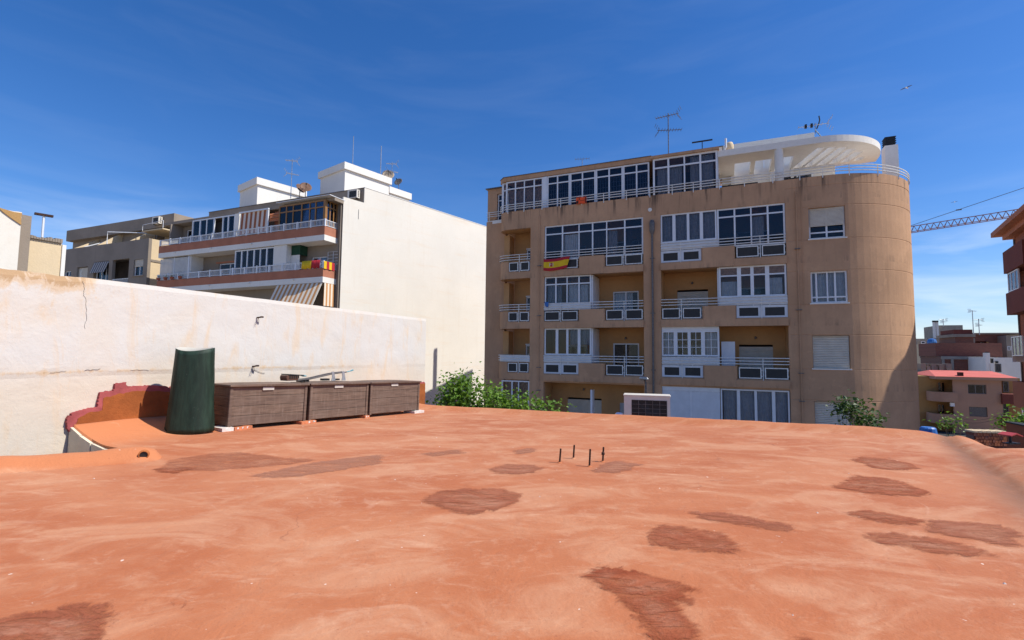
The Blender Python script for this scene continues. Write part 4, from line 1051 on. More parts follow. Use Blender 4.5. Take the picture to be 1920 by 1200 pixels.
# left bay with rounded balcony ends
LP = [(-8.75, 1.02), (-8.75, .62)] + [(-8.13 + .62 * math.cos(a), .62 + .62 * math.sin(a)) for a in [math.pi + math.pi / 2 * k / 8 for k in range(1, 9)]] + [(X0 - .002, 0)]
L0 = 0.40
arcL = sum((Vector(LP[i + 1]) - Vector(LP[i])).length for i in range(len(LP) - 2))
sx = lambda x: arcL + (x + 8.13)
bands = [(PT - 1.05, PT)] + [(r - 1.36, r - .37) for r in RAILZ]
for (z0, z1), r in zip(bands, (None,) + RAILZ):
    hs_ = [] if r is None else [(sx(-8.02), sx(-6.70), r - .97, r - .40)]
    path_wall(LP, z0, z1, .2, hs_).build('rounded_parapet', 'tan', TB)
    mb = MB(); mb.prism([[(p[0] + (.201 if i < 2 else .15 * (1 - i / len(LP))), p[1] + (.0 if i < 2 else .19)) for i, p in enumerate(LP)] + [(X0 - .003, 1.02)]], z0 + .02, z0 + .26); mb.build('balcony_floor', 'tan_in', TB)
    if r is not None:
        for a, b in ((-7.98, -7.42), (-7.28, -6.74)):
            mb = MB(); t = .045; z0_, z1_ = r - .94, r - .43
            mb.box(a, b, -.03, .01, z0_, z0_ + t).box(a, b, -.03, .01, z1_ - t, z1_).box(a, a + t, -.03, .01, z0_ + t, z1_ - t).box(b - t, b, -.03, .01, z0_ + t, z1_ - t)
            f = mb.build('vent_frame', 'rail', TB, fix=False); MB().box(a + t, b - t, -.012, 0, z0_ + t, z1_ - t).build('mesh_panel', 'dark', f)
        rp = [(p[0] - .04 * (i < 8), p[1] - .045 * (i > 3)) for i, p in enumerate(LP)]
        railing(TB, rp, (r, r - .14, r - .28), [(-7.35, -.045)], zbot=r - 1.0)
        if r == RAILZ[2]: path_wall([(p[0] + .02, p[1] + .0) for p in LP], r - .36, r - .02, .02).build('balcony_sheet', 'grey_pvc', TB)
mb = MB()
for r in RAILZ: mb.box(-8.70, -8.35, .85, BY - .002, r - .37 - .7, r + 1.40)
mb.build('bay_side_wall', 'tan_in', TB)
window(TB, -8.4, X0 - .02, GZ, -.40, .05, [-7.75, -7.35], None, curtain=[(-8.2, -6.8, 'bcurtain', GZ, -.5)])
MB().box(-8.5, X0, 1.5, 1.54, GROUND, -.36).build('room_wall', 'tan_in', TB)
MB().box(-10.0, -8.705, 1.022, 1.3, GROUND, PT - .15).build('side_strip_wall', 'tan', TB)
# rounded tower
TWP = [(XT + .001, 0), (7.6, 0)] + arc(7.6, 4.0, 4.0, -math.pi / 2, 0, 22)[1:] + [(11.6, 14.6)]
WZ = ((6.43, 7.85), (3.51, 4.94), (.60, 2.06), (-2.4, -.85))
WX = (6.90, 8.32)
s_ = lambda x: x - XT if x <= 7.6 else 1.6 + 4.0 * math.asin((x - 7.6) / 4.0)
path_wall(TWP, GROUND, PT, .22, [(s_(WX[0]), s_(WX[1]), a, b) for a, b in WZ], grooves=[v for v in (8.86, 7.90, 6.40, 4.97, 3.46, 2.09, .57, -.80)]).build('tower_wall', 'tan', TB, smooth=False)
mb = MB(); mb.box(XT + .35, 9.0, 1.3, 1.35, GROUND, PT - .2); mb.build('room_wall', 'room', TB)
for a, b in WZ[1:2]:
    window(TB, WX[0] + .01, WX[1] - .01, a, b, .14, (7.14, 7.56, 7.86), a + .27, curtain=[(7.0, 8.25, 'curtain', a + .05, b - .05)])
for k in (0, 1, 2, 3):
    a, b = WZ[k]
    if k != 1:
        if k == 0:
            window(TB, WX[0] + .01, WX[1] - .01, a, b, .17, (7.61,), a + .30); shutter(TB, WX[0] + .05, WX[1] - .05, a + .58, b - .04, .12)
        else:
            MB().box(WX[0], WX[1], .2, .219, a, b).build('shutter_backing', 'shutter', TB); shutter(TB, WX[0] + .03, WX[1] - .03, a, b - .02, .13, pitch=.075)
    if k < 3: MB().prism([[(WX[0] - .05, -.05), (WX[1] + .04, .01), (WX[1] + .04, .2), (WX[0] - .05, .2)]], a - .055, a - .001).build('sill', 'white', TB)
# body behind, roof deck
mb = MB(); mb.prism([[(-9.9, 3.05), (11.3, 3.05), (11.3, 14.6), (-9.9, 14.6)]], GROUND, PT - .06); mb.build('building_core', 'tan', TB)
mb = MB(); mb.prism([[(-9.95, 1.05), (-8.7, .95), (-8.5, .2), (-6.7, .1), (7.6, .1)] + arc(7.6, 4.0, 3.8, -math.pi / 2, 0, 12)[1:] + [(11.4, 14.7), (-9.95, 14.7)]], PT - .30, PT - .10); mb.build('terrace_floor', 'white', TB)
MB().box(-9.95, -9.7, 10.35, 10.7, PT - .098, 12.4).build('ventilation_shaft', 'tan', TB)
# pipes with brackets
mb = MB(); mb.tube([(.0, -.07, -6), (.0, -.07, 7.2)], .05, 8); mb.lathe([(.05, 7.2), (.13, 7.45), (.14, 7.8), (.09, 7.98), (.001, 8.0)], 10, (0, -.07, 0)); mb.build('drain_pipe', 'dmetal', TB)
mb = MB(); mb.tube([(6.42, -.05, -6), (6.42, -.05, 8.7)], .025, 6); mb.tube([(-6.12, -.05, -6), (-6.12, -.05, 8.9)], .022, 6); mb.tube([(6.62, -.04, 3.4), (6.62, -.04, 8.9)], .012, 5)
mb.build('conduit', 'tan', TB)
mb = MB()
for z in (6.0, 3.2, .35, -.9):
    for x in (6.42, -6.12, .0): mb.box(x - .11, x + .11, -.1, -.001, z, z + .035)
mb.build('pipe_bracket', 'dmetal', TB)
mb = MB(); mb.tube([(-.1, -.02, 8.55), (-.1, -.04, 8.55)], .1, 12); mb.build('vent_cap', 'white', TB)
# ---- attic floor
AY = .30
AZ0, AZ1 = PT - .1, 11.22
ua = lambda px, py=320: ((on_plane(px, py, TO + NO * -AY, NO) - TO).dot(U))
mb = MB(); secs = [(949.6, 1018.5, (966.7, 983.3, 1001.7), 'glass', 'bcurtain'), (1026, 1068.7, (1045.4,), 'dglass', None), (1068.7, 1117, (1092,), 'dglass', None), (1117, 1168, (1142,), 'dglass', None), (1168, 1217.5, (1193.5,), 'dglass', None)]
for a, b, xs, gm, cu in secs:
    x0, x1 = ua(a), ua(b)
    w = window(TB, x0 + .005, x1 - .005, AZ0, AZ1 - .02, AY, [ua(x) for x in xs], AZ1 - .47, 'frame', gm, .075, .08, [(x0 + .1, x1 - .1, cu, AZ0, AZ1 - .5)] if cu else None)
    if not cu:
        mb = MB(); grille(mb, x0 + .08, x1 - .08, AY + .12, AZ0, AZ1 - .5, 9)
        for k in range(6): z = AZ0 + .2 + k * .25; mb.box(x0 + .08, x1 - .08, AY + .10, AY + .118, z, z + .02)
        mb.build('security_grille', 'grey_pvc', TB, fix=False)
MB().box(ua(1018.5) + .002, ua(1026) - .002, AY - .02, AY + .1, AZ0, AZ1 - .02).build('wide_post', 'frame', TB)
x0 = ua(937.5, 360)
MB().box(-8.52, -8.45, 1.0, 1.08, AZ0, AZ1 - .1).box(ua(940) - .02, ua(940) + .05, AY + .16, AY + .24, AZ0, AZ1 - .02).build('corner_post', 'frame', TB)
window(TB, ua(941.5), ua(949.4), AZ0, AZ1 - .02, AY + .12, (), AZ1 - .47, gm='glass', curtain=[(ua(942), ua(949), 'bcurtain', AZ0, AZ1 - .5)])
window(TB, -9.35, -8.6, AZ0, AZ1 - .35, 1.25, (), AZ1 - .75, gm='dglass')
MB().box(-10.0, -8.5, 1.36, 1.6, AZ0, AZ1 + .0).box(-10.0, -9.36, 1.15, 1.359, AZ0, AZ1).box(-9.358, -8.55, 1.15, 1.359, AZ1 - .34, AZ1).build('attic_side_wall', 'tan', TB)
mb = MB(); mb.prism([[(-10.12, 1.05), (-8.4, 1.0), (-8.4, 5), (-10.12, 5)]], AZ1 + .002, AZ1 + .06); mb.build('attic_side_roof', 'dmetal', TB)
x1 = ua(1222)
mb = MB(); mb.prism([[(ua(935), AY + .3), (ua(946), AY - .06), (x1, AY - .06), (x1, 6.5), (ua(935), 6.5)]], AZ1 + .002, AZ1 + .24); mb.build('attic_roof_edge', 'tan', TB)
mb = MB(); mb.prism([[(ua(934), AY + .3), (ua(945), AY - .10), (x1, AY - .10), (x1, 6.5), (ua(934), 6.5)]], AZ1 + .241, AZ1 + .275); mb.build('attic_coping', 'dmetal', TB)
MB().box(-9.9, 3.0, 2.6, 2.7, AZ0, AZ1).build('attic_room_wall', 'room', TB)
MB().box(-9.9, 2.9, 5.5, 8.85, AZ0, AZ1 - .1).build('attic_core', 'tan', TB)
# proud glazed part on the right of the attic
PY = .02
up = lambda px: ((on_plane(px, 300, TO + NO * -PY, NO) - TO).dot(U))
x0, x1 = up(1224), up(1345.5); PZ = 11.20
window(TB, x0, x1, AZ0, PZ, PY, [up(x) for x in (1253, 1283, 1313)], PZ - .5, gm='glass', th=.09, curtain=[(x0 + .2, x0 + 1.4, 'gcurtain', AZ0, PZ - .5), (x0 + 1.8, x1 - .2, 'gcurtain', AZ0, PZ - .1)])
mb = MB(); mb.prism([[(x0 - .08, PY - .12), (x1 + .08, PY - .12), (x1 + .08, 2.6), (x0 - .08, 2.6)]], PZ + .002, PZ + .13); mb.build('glazed_room_roof', 'tan', TB)
window(TB, x1 - .04, x1 + .02, AZ0, PZ - .01, PY + .085, (), None, dep=2.4)
# set back roof house
zt = 1.05 + (11.95 - 1.05) * 1.10
MB().box(ua(1165, 290) - .4, 3.35, 2.4, 6.5, AZ1 + .28, 12.28).build('roof_house', 'white', TB)
mb = MB(); mb.box(ua(1165, 290) - .45, 3.40, 2.35, 6.55, 12.282, 12.33); mb.build('roof_house_coping', 'dmetal', TB)
mb = MB(); n = 10; mb.prism([[(0.45 + .27 * math.cos(math.pi * k / n), AZ1 + .28 + .36 * math.sin(math.pi * k / n)) for k in range(n + 1)]], 2.30, 2.398, 'y'); mb.build('arched_vent', 'dmetal', TB)
mb = MB(); mb.lathe([(.001, 0), (.19, .0), (.19, .62), (.14, .75), (.001, .78)], 14, (3.72, 2.3, 11.65)); mb.build('flue', 'cream', TB, smooth=True)
mb = MB(); mb.tube([(3.52, .1, 11.75), (3.52, .12, 11.3), (3.42, .2, 11.05)], .05, 6); mb.build('white_downpipe', 'frame', TB)
# white canopy on the right with a rounded end and roof slots
CX0, CY = 3.15, .05
cz0, cz1 = 10.86, 11.16
out = [(CX0, CY), (7.35, CY)] + arc(7.35, CY + 3.0, 3.0, -math.pi / 2, 0, 18)[1:] + [(10.35, 3.6), (CX0, 3.6)]
slots = []
for k in range(1, 7):
    x = 6.15 + k * .52; x2 = x + .36
    far = CY + 3.05; near = CY + .62; sk = lambda n_: x2 + .75 * (far - n_) / 2.4
    while near < far - .3 and math.hypot(max(0, sk(near) - 7.35), near - CY - 3.0) > 2.45: near += .05
    if near < far - .35: slots.append([(x + .75 * (far - near) / 2.4, near), (x, far), (x2, far), (x2 + .75 * (far - near) / 2.4, near + .05)])
slots += [[(3.92 + .95 * k, 1.3), (3.92 + .95 * k, 3.27), (4.66 + .95 * k, 3.27), (4.66 + .95 * k, 1.3)] for k in range(3)]
mb = MB(); mb.prism([out] + slots, cz0, cz1); mb.build('canopy', 'white', TB)
mb = MB(); mb.tube([(5.80, .22, AZ0), (5.80, .22, cz0 - .002)], .185, 20); mb.build('column', 'white', TB, smooth=False)
MB().box(3.3, 7.75, 3.3, 3.5, AZ0, cz0 - .003).build('terrace_back_wall', 'white', TB)
mb = MB()
for k in range(4): x = 3.75 + .95 * k; mb.box(x, x + .13, 3.05, 3.298, cz0 - .75, cz0 - .004)
mb.build('canopy_bracket', 'white', TB)
MB().box(7.76, 8.59, 3.35, 3.5, AZ0, cz0 - .003).build('terrace_end_wall', 'white', TB)
window(TB, 6.2, 7.6, AZ0, AZ0 + 1.35, 3.2, (6.9,), None, gm='dglass', name='terrace_door')
zu = on_plane(1545, 241.5, TO + IN * 3.35, NO).z
MB().box(3.36, 7.78, 3.62, 6.4, cz0 - .4, zu).build('upper_parapet_wall', 'white', TB)
MB().box(5.35, 5.43, 3.52, 3.598, cz1 + .004, zu - .3).build('white_downpipe', 'frame', TB)
mb = MB(); zk = on_plane(1677, 271, TO + IN * 4.6, NO).z; mb.box(11.0, 11.56, 4.6, 5.2, PT - .3, zk); mb.build('chimney', 'white', TB)
mb = MB(); mb.box(11.06, 11.46, 4.64, 5.1, zk + .002, zk + .47)
for z in (.09, .20, .31, .42): mb.box(11.02, 11.50, 4.61, 5.14, zk + z, zk + z + .035)
mb.build('chimney_cowl', 'black', TB)
# top railing round the whole terrace
tp = [(-9.95, .96), (-8.8, .96), (-8.8, .62)] + [(-8.13 + .67 * math.cos(a), .62 + .67 * math.sin(a)) for a in [math.pi + math.pi / 2 * k / 6 for k in range(1, 7)]] + [(7.6, -.05)] + arc(7.6, 4.0, 4.02, -math.pi / 2, 0, 20)[1:]
posts = [(-9.8, .96), (-8.8, .8), (-8.1, -.05)] + [(x, -.05) for x in (-7.1, -6.0, -4.9, -3.7, -2.5, -1.3, -.1, 1.0, 2.0, 3.2, 4.3, 5.5, 6.6, 7.5)] + [p for k, p in enumerate(arc(7.6, 4.0, 4.02, -math.pi / 2, 0, 20)) if k in (3, 7, 11, 15, 19)]
railing(TB, tp, (PT + .40, PT + .27, PT + .14), posts, r=.024, name='terrace_railing', zbot=PT - .1)
# long dark planters along the terrace edge
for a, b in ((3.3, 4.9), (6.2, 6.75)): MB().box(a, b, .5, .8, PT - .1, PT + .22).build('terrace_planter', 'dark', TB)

# things hanging on or standing on the tan block (all free standing objects)
def tw(u_, y, z): p = TO + U * u_ + IN * y; return (p.x, p.y, z)
fl = thing('flag', 'Spanish flag in red and yellow stripes hung on a second floor balcony railing', 'flag', tw(-5.84, -.13, 5.72), -A)
mb = MB(); n, mrow = 22, 8
Wf, Hf = 1.53, .63
for j in range(mrow + 1):
    for i in range(n + 1):
        t, v = i / n, j / mrow
        x = Wf * t - .18 * (1 - v) * t; z = Hf * v - .03 * math.sin(t * 5) - .04 * (1 - v) * math.sin(t * 3.1) + .04 * t
        mb.v.append((x, -.02 + .025 * math.sin(t * 11 + v * 2), z))
for j in range(mrow):
    for i in range(n): k = j * (n + 1) + i; mb.f.append((k, k + 1, k + n + 2, k + n + 1)); mb.mi.append(0 if j in (0, 1, 6, 7) else 1)
o = mb.build('cloth', ['flagred', 'flagyel'], fl, smooth=True, fix=False); md = o.modifiers.new('thick', 'SOLIDIFY'); md.thickness = .008
mb = MB(); mb.prism([[(.42, .20), (.47, .17), (.52, .20), (.53, .36), (.41, .36)]], -.062, -.054, 'y', 0)
mb.prism([[(.425, .365), (.45, .41), (.47, .385), (.49, .41), (.515, .365)]], -.062, -.054, 'y', 1)
mb.box(.36, .385, -.06, -.054, .19, .38, 2); mb.box(.555, .58, -.06, -.054, .19, .38, 2); mb.box(.43, .468, -.066, -.063, .27, .345, 2)
mb.build('coat_of_arms', ['flagred', 'terracotta', 'curtain'], fl)
g = on_plane(1089.5, 375.5, TO + NO * .09, NO); q = g - TO
sg = thing('banner', 'small orange banner with dark marks tied to the top floor railing', 'banner', tw(q.dot(U) - .28, -.09, g.z - .19), -A)
mb = MB(); mb.box(0, .57, 0, .012, 0, .36); mb.build('sheet', 'signor', sg)
mb = MB(); mb.box(.01, .13, -.006, -.001, .02, .17).box(.16, .2, -.006, -.001, .22, .34).box(.22, .5, -.006, -.001, .17, .19).box(.04, .15, -.006, -.001, .19, .205).box(.5, .55, -.006, -.001, .02, .33).box(.2, .3, -.006, -.001, .01, .03)
mb.build('dark_mark', 'rust', sg)
g = on_plane(1025, 574, TO + NO * .12, NO); q = g - TO
o = thing('hanging_cloth', 'small blue cloth pegged at the left end of a middle balcony railing', 'cloth', tw(q.dot(U), -.1, g.z), -A)
mb = MB(); mb.prism([[(-.13, .22), (.10, .24), (.08, -.02), (.02, -.06), (-.1, .02)]], 0, .02, 'y'); mb.build('cloth', 'blue', o); mb = MB(); mb.prism([[(-.06, -.05), (.06, -.05), (.08, .04), (-.07, .04)]], .03, .06, 'y'); mb.build('pot', 'terracotta', o)
antenna('roof_antenna', 'tall mast with two television aerials on the tan block roof', tw(.55, 2.9, 12.3), 2.62, 'double', -A + .1, 1.25, 'dmetal', r=.026)
antenna('tee_antenna', 'short dark T shaped antenna on the tan block roof', tw(2.35, 2.6, 12.3), .52, 'tee', -A, 1.05, 'black')
antenna('comb_antenna', 'thin pale aerial near the left end of the tan block roof', tw(-4.1, 1.5, 11.5), .92, 'comb', -A + .25, .8, 'metal')
t = antenna('corner_antenna', 'dark aerial leaning over the white upper wall of the tan block', tw(7.55, 1.8, 12.0), .55, 'yagi', -A + math.pi, 1.3, 'metal', n=6)
mb = MB(); mb.tube([(-.1, -.25, .35), (-.16, -.1, .5), (-.18, .1, .62), (-.14, .2, .8)], .03, 5); mb.tube([(-.25, 0, -.2), (0, 0, .2)], .02, 5); mb.box(.1, .2, -.06, .06, .36, .54).box(.35, .45, -.06, .06, .36, .54); mb.build('clamp', 'black', t)
sl = thing('street_lamp', 'street lamp head on an arm against the tan block beside the air conditioner', 'street lamp', tw(-.2, -1.2, GROUND), -A)
mb = MB(); mb.tube([(0, 0, 0), (0, 0, 7.3), (-.05, -.1, 7.45)], [.06, .04, .035], 8); mb.build('pole', 'dmetal', sl)
mb = MB(); mb.prism([[(-.30, 7.47), (.12, 7.42), (.16, 7.47), (.08, 7.55), (-.25, 7.58)]], -.2, 0, 'y'); mb.build('lamp_head', 'metal', sl, bevel=.02)
MB().box(-.25, .05, -.17, -.03, 7.40, 7.43).build('lamp_glass', 'glass', sl)
# ------------------------------------------------------------------ white block with the blank side wall
WB = thing('apartment_building', 'white apartment block with a tall blank cream side wall and two brick faced balcony rows', 'building', (WO.x, WO.y, GROUND), -A, drop=GROUND)
def ww(u_, y, z): p = WO + U * u_ + IN * y; return (p.x, p.y, z)
def wpx(px, py, y=0.0):
    g = on_plane(px, py, WO + IN * y, NO); return (g - WO).dot(U), g.z
BX, BYD = .247, .970                                                   # direction of the blank wall in local plan
c0 = Vector((.42, 1.2)); end = c0 + Vector((BX, BYD)) * 16.5
ZR, ZB = 11.55, 12.92
mb = MB(); mb.prism([[(-17.85, 1.45), (.40, 1.45), (end.x - .12, end.y), (-17.85, end.y)]], GROUND, ZR); mb.build('building_core', 'band', WB)
mid = c0 + Vector((BX, BYD)) * 1.66
mb = MB(); mb.prism([[(-15.9, mid.y), (mid.x - .06, mid.y), (end.x - .13, end.y - .01), (-15.9, end.y - .01)]], ZR + .002, ZB - .04); mb.build('roof_band', 'band', WB)
mb = MB(); mb.prism([[(-15.9, mid.y - .05), (mid.x - .05, mid.y - .05), (mid.x - .05, mid.y + .2), (-15.9, mid.y + .2)]], ZB - .038, ZB); mb.build('roof_band_coping', 'dmetal', WB)
# blank gable wall as one slab, stepped at the front, with shallow day joints
bl = []
dv = Vector((BX, BYD)); nv = Vector((BYD, -BX))
zs_ = [GROUND, -1, 2.1, 5.3, 8.4, 11.78]; mb = MB()
prof = [(0, GROUND), (16.5, GROUND), (16.5, ZB), (1.66, ZB), (1.66, 11.80), (0, 11.80)]
P3 = lambda s, z, o: (c0.x + dv.x * s + nv.x * o, c0.y + dv.y * s + nv.y * o, z)
mb.add([P3(s, z, .0) for s, z in prof] + [P3(s, z, -.12) for s, z in prof], [(0, 1, 2, 3, 4, 5), (11, 10, 9, 8, 7, 6)] + [(i, (i + 1) % 6, (i + 1) % 6 + 6, i + 6) for i in range(6)])
mb.build('blank_side_wall', 'blank', WB)
mb = MB(); mb.add([P3(s, z, o) for o in (.02, -.14) for s, z in ((1.68, ZB + .002), (16.5, ZB + .002), (16.5, ZB + .05), (1.68, ZB + .05))], [(0, 1, 2, 3), (7, 6, 5, 4), (0, 4, 5, 1), (1, 5, 6, 2), (2, 6, 7, 3), (3, 7, 4, 0)])
mb.build('side_coping', 'white', WB)
mb = MB()
for s, z0, z1 in ((1.2, 10.5, 11.2),): mb.obox(P3(s, z0, .001), (dv.x * .04, dv.y * .04, 0), (nv.x * .01, nv.y * .01, 0), (0, 0, z1 - z0))
mb.build('wall_scar', 'dmetal', WB)
# front wall behind the balconies
hol = []
dr = [(-12.0, -9.6, 6.45, 7.9), (-2.3, -.9, 6.1, 7.75), (-16.2, -14.2, 9.2, 11.0)]
mb = MB(); mb.prism([[(-17.85, GROUND), (.415, GROUND), (.415, 11.30), (-17.85, 11.30)]] + [[(a, c), (a, d), (b, d), (b, c)] for a, b, c, d in dr], 1.2, 1.44, 'y'); mb.build('front_wall', 'grey', WB)
for a, b, c, d in dr:
    window(WB, a, b, c, d, 1.28, ((a + b) / 2,), d - .45 if d < 8 else None, name='balcony_door')
MB().box(-12.3, -9.3, 1.17, 1.199, 7.92, 8.05).build('door_hood', 'brickband', WB)
for zb_, nm in ((8.54, 0), (5.70, 1), (2.86, 2)):
    MB().box(-17.65, 0, 0, 1.198, zb_, zb_ + .38).build('balcony_slab', 'white', WB)
    MB().box(-17.65, 0, .0, .12, zb_ + .382, zb_ + .96).box(-.12, 0, .121, 1.198, zb_ + .382, zb_ + .96).build('brick_parapet', 'brickband', WB)
    if nm == 2: continue
    zr = zb_ + .96
    rl = MB().box(-17.55, -.08, .03, .08, zr + .485, zr + .50).build('balcony_railing', 'frame', WB)
    for k in range(15):
        x = -17.6 + k * (17.56 / 14); MB().box(x - .05, x + .05, .02, .10, zr + .001, zr + .52 + .03 * (k % 2)).build('post', 'frame', rl)
    for z in (zr + .06, zr + .44):
        MB().box(-17.6, -.03, .04, .075, z, z + .04).build('rail', 'frame', rl); MB().box(-.075, -.04, .10, 1.19, z, z + .04).build('rail', 'frame', rl)
    mb = MB()
    for k in range(140):
        x = -17.55 + k * .125; mb.box(x - .013, x + .013, .045, .07, zr + .101, zr + .439)
    for k in range(9): y = .15 + k * .125; mb.box(-.07, -.045, y - .013, y + .013, zr + .101, zr + .439)
    o = mb.build('baluster', 'frame', rl, fix=False); o['kind'] = 'stuff'
    for k in range(4): mb = MB(); x = -15.5 + 4.3 * k; mb.tube([(x, -.10, zb_ + .30), (x, .05, zb_ + .30)], .05, 8); mb.build('spout', 'white', WB)
# roof slab over the top balconies
MB().box(-17.85, .44, .35, 1.198, 11.302, ZR - .02).build('eave_slab', 'band', WB)
MB().box(-17.85, .42, 1.2, 1.449, 11.303, ZR).build('eave_back', 'band', WB)
MB().box(-4.5, .46, -.12, 1.3, ZR - .018, ZR + .02).build('white_canopy', 'frame', WB)
# top row infill
W1 = lambda px: wpx(px, 400, .1)[0]
window(WB, -13.85, -9.0, 9.5, 11.28, .14, [W1(x) for x in (375, 387.5, 401, 417.5, 427.5)], None, gm=('glass', 'glass', 'dglass', 'dglass', 'glass', 'glass'), th=.09, mid=.1, skip=((3, 0),), curtain=[(-13.7, -12.0, 'curtain', 9.5, 11.2), (-10.2, -9.1, 'curtain', 9.5, 11.2)])
MB().box(-8.97, -8.5, .1, 1.19, 9.5, 11.295).build('white_pier', 'white', WB)
MB().box(-16.72, -16.6, .2, 1.19, 9.0, 11.295).build('dividing_wall', 'grey', WB)
MB().box(-13.95, -13.87, .16, 1.19, 9.0, 11.295).build('dividing_wall', 'grey', WB)
mb = MB(); mb.add([(-8.4, .14, 11.25), (-5.55, .14, 11.25), (-5.55, .06, 9.65), (-8.4, .06, 9.65), (-8.4, .16, 11.25), (-5.55, .16, 11.25), (-5.55, .08, 9.65), (-8.4, .08, 9.65)], [(0, 1, 2, 3), (7, 6, 5, 4), (0, 4, 5, 1), (3, 2, 6, 7), (0, 3, 7, 4), (1, 5, 6, 2)]); mb.build('striped_awning', 'awn1', WB)
MB().box(-8.45, -5.4, .02, .12, 11.24, 11.34).build('awning_box', 'frame', WB); MB().box(-5.54, -5.42, .05, .13, 9.5, 11.235).build('white_post', 'frame', WB)
mb = MB(); 
for k in range(5): z = 10.95 - k * .12; mb.add([(-5.4, .2, z), (-4.45, .2, z), (-4.45, .12 + .05 * (k % 2), z - .13), (-5.4, .12 + .05 * (k % 2), z - .13)], [(0, 1, 2, 3)])
mb.build('folded_awning', 'clay', WB, fix=False)
MB().box(-5.4, -4.5, .6, .62, 9.5, 11.2).build('dark_screen', 'brickband', WB)
window(WB, -4.37, -.16, 9.45, 11.34, .06, [W1(x) for x in (537.5, 550, 566, 581, 592)], 10.86, 'wood', ('dglass',), .09, .09, None, mid=.07)
t_ = window(WB, 0, 1.02, 9.45, 11.34, 0, (.35, .68), 10.86, 'wood', 'dglass', .09, .09); t_.rotation_euler = (0, 0, math.pi / 2); t_.location = (-.065, .16, -GROUND)
MB().box(-.16, -.06, .05, .155, 9.45, 11.34).build('corner_post', 'wood', WB)
MB().box(-4.4, -.2, 1.15, 1.19, 9.5, 11.25).build('room_wall', 'room', WB)
# second row infill
shutter(WB, -17.6, -15.85, 6.65, 8.45, .16, 'gshutter', .08); shutter(WB, -15.78, -14.05, 6.65, 8.45, .16, 'gshutter', .08)
MB().box(-15.84, -15.79, .14, .2, 6.6, 8.5).box(-14.04, -13.94, .1, .24, 6.6, 8.5).build('white_post', 'frame', WB)
MB().box(-13.93, -13.85, .2, 1.19, 6.1, 8.53).build('dividing_wall', 'white', WB)
window(WB, -8.8, -4.74, 6.62, 8.5, .14, [W1(x) + .05 for x in (455, 465.5, 478, 489.5, 501.5)], None, gm='glass', th=.09, mid=.09, curtain=[(-8.6, -7.4, 'curtain', 6.7, 8.4), (-6.6, -5.0, 'gcurtain', 6.7, 7.9)])
MB().box(-8.8, -4.7, 1.12, 1.19, 6.5, 8.5).build('room_wall', 'cream', WB)
MB().box(-4.73, -3.6, .1, .2, 6.62, 8.53).build('white_panel', 'white', WB); MB().box(-3.59, -3.52, .1, 1.19, 6.3, 8.53).build('dividing_wall', 'white', WB)
mb = MB(); mb.box(-3.5, -2.7, .5, .54, 7.85, 8.53).box(-2.74, -2.7, .541, 1.18, 7.85, 8.53); mb.build('green_awning', 'green', WB)
MB().box(-3.5, -2.72, .5, .55, 6.3, 7.84).build('white_panel', 'white', WB)
mb = MB(); grille(mb, -.75, .2, 1.14, 7.1, 8.0, 2, .014)
for k in range(5): mb.box(-.75, .2, 1.12, 1.138, 7.1 + k * .22, 7.12 + k * .22)
mb.build('clothes_rack', 'frame', WB, fix=False)
# lower awnings
def awning(x0, x1, z0, z1, yo, name, mat):
    mb = MB(); mb.add([(x0, .02, z1), (x1, .02, z1), (x1, -yo, z0), (x0, -yo, z0), (x0, .04, z1), (x1, .04, z1), (x1, -yo + .02, z0 - .01), (x0, -yo + .02, z0 - .01)], [(0, 1, 2, 3), (7, 6, 5, 4), (0, 4, 5, 1), (3, 2, 6, 7), (0, 3, 7, 4), (1, 5, 6, 2)])
    return mb.build(name, mat, WB)
awning(-4.25, -.05, 4.1, 5.68, .75, 'striped_awning', 'awn2')
mb = MB(); mb.add([(.02, .15, 5.68), (.02, 1.0, 5.68), (.03, 1.02, 4.15), (.03, .1, 4.15), (0, .15, 5.68), (0, 1.0, 5.68), (0.01, 1.02, 4.15), (0.01, .1, 4.15)], [(0, 1, 2, 3), (7, 6, 5, 4), (0, 4, 5, 1), (3, 2, 6, 7), (0, 3, 7, 4), (1, 5, 6, 2)])
M['awn3'] = stripes('orange_striped_side_canvas', (0.52, 0.24, 0.085), (0.74, 0.66, 0.54), 0.30, 1)
mb.build('side_awning', 'awn3', WB)
mb = MB(); mb.tube([(.30, 1.12, -4), (.30, 1.12, 11.3)], .045, 6); mb.build('drain_pipe', 'grey', WB)
mb = MB(); mb.tube([(.20, 1.14, -4), (.20, 1.14, 11.3)], .03, 6); mb.build('drain_pipe', 'dmetal', WB)
# stair towers on the roof, square to the blank wall
q1 = Vector((.616, .788, 0)); q2 = Vector((-.788, .616, 0))
def stair_tower(corner, L1, L2, z0, ztop, caph, ov=.16):
    def rect(o): 
        c = Vector(corner); pts = [c - q1 * o - q2 * o, c + q1 * (L1 + o) - q2 * o, c + q1 * (L1 + o) + q2 * (L2 + o), c - q1 * o + q2 * (L2 + o)]
        return [((p - WO).dot(U), (p - WO).dot(IN)) for p in pts]
    mb = MB(); mb.prism([rect(0)], z0, ztop - caph); tw_ = mb.build('stair_tower', 'white', WB)
    mb = MB(); mb.prism([rect(ov)], ztop - caph + .002, ztop); mb.build('tower_cap', 'white', tw_).location = (0, 0, 0)
    return rect
stair_tower((-13.2, 37.5, 0), 4.25, 3.5, ZB - .1, 15.92, .55)
stair_tower(Vector((-13.2, 37.5, 0)) + q1 * 4.42 + q2 * .1, 2.1, 3.3, ZB - .1, 15.22, .55)
stair_tower((-21.9, 41.1, 0), 4.2, 3.35, ZB - .1, 15.92, .6)
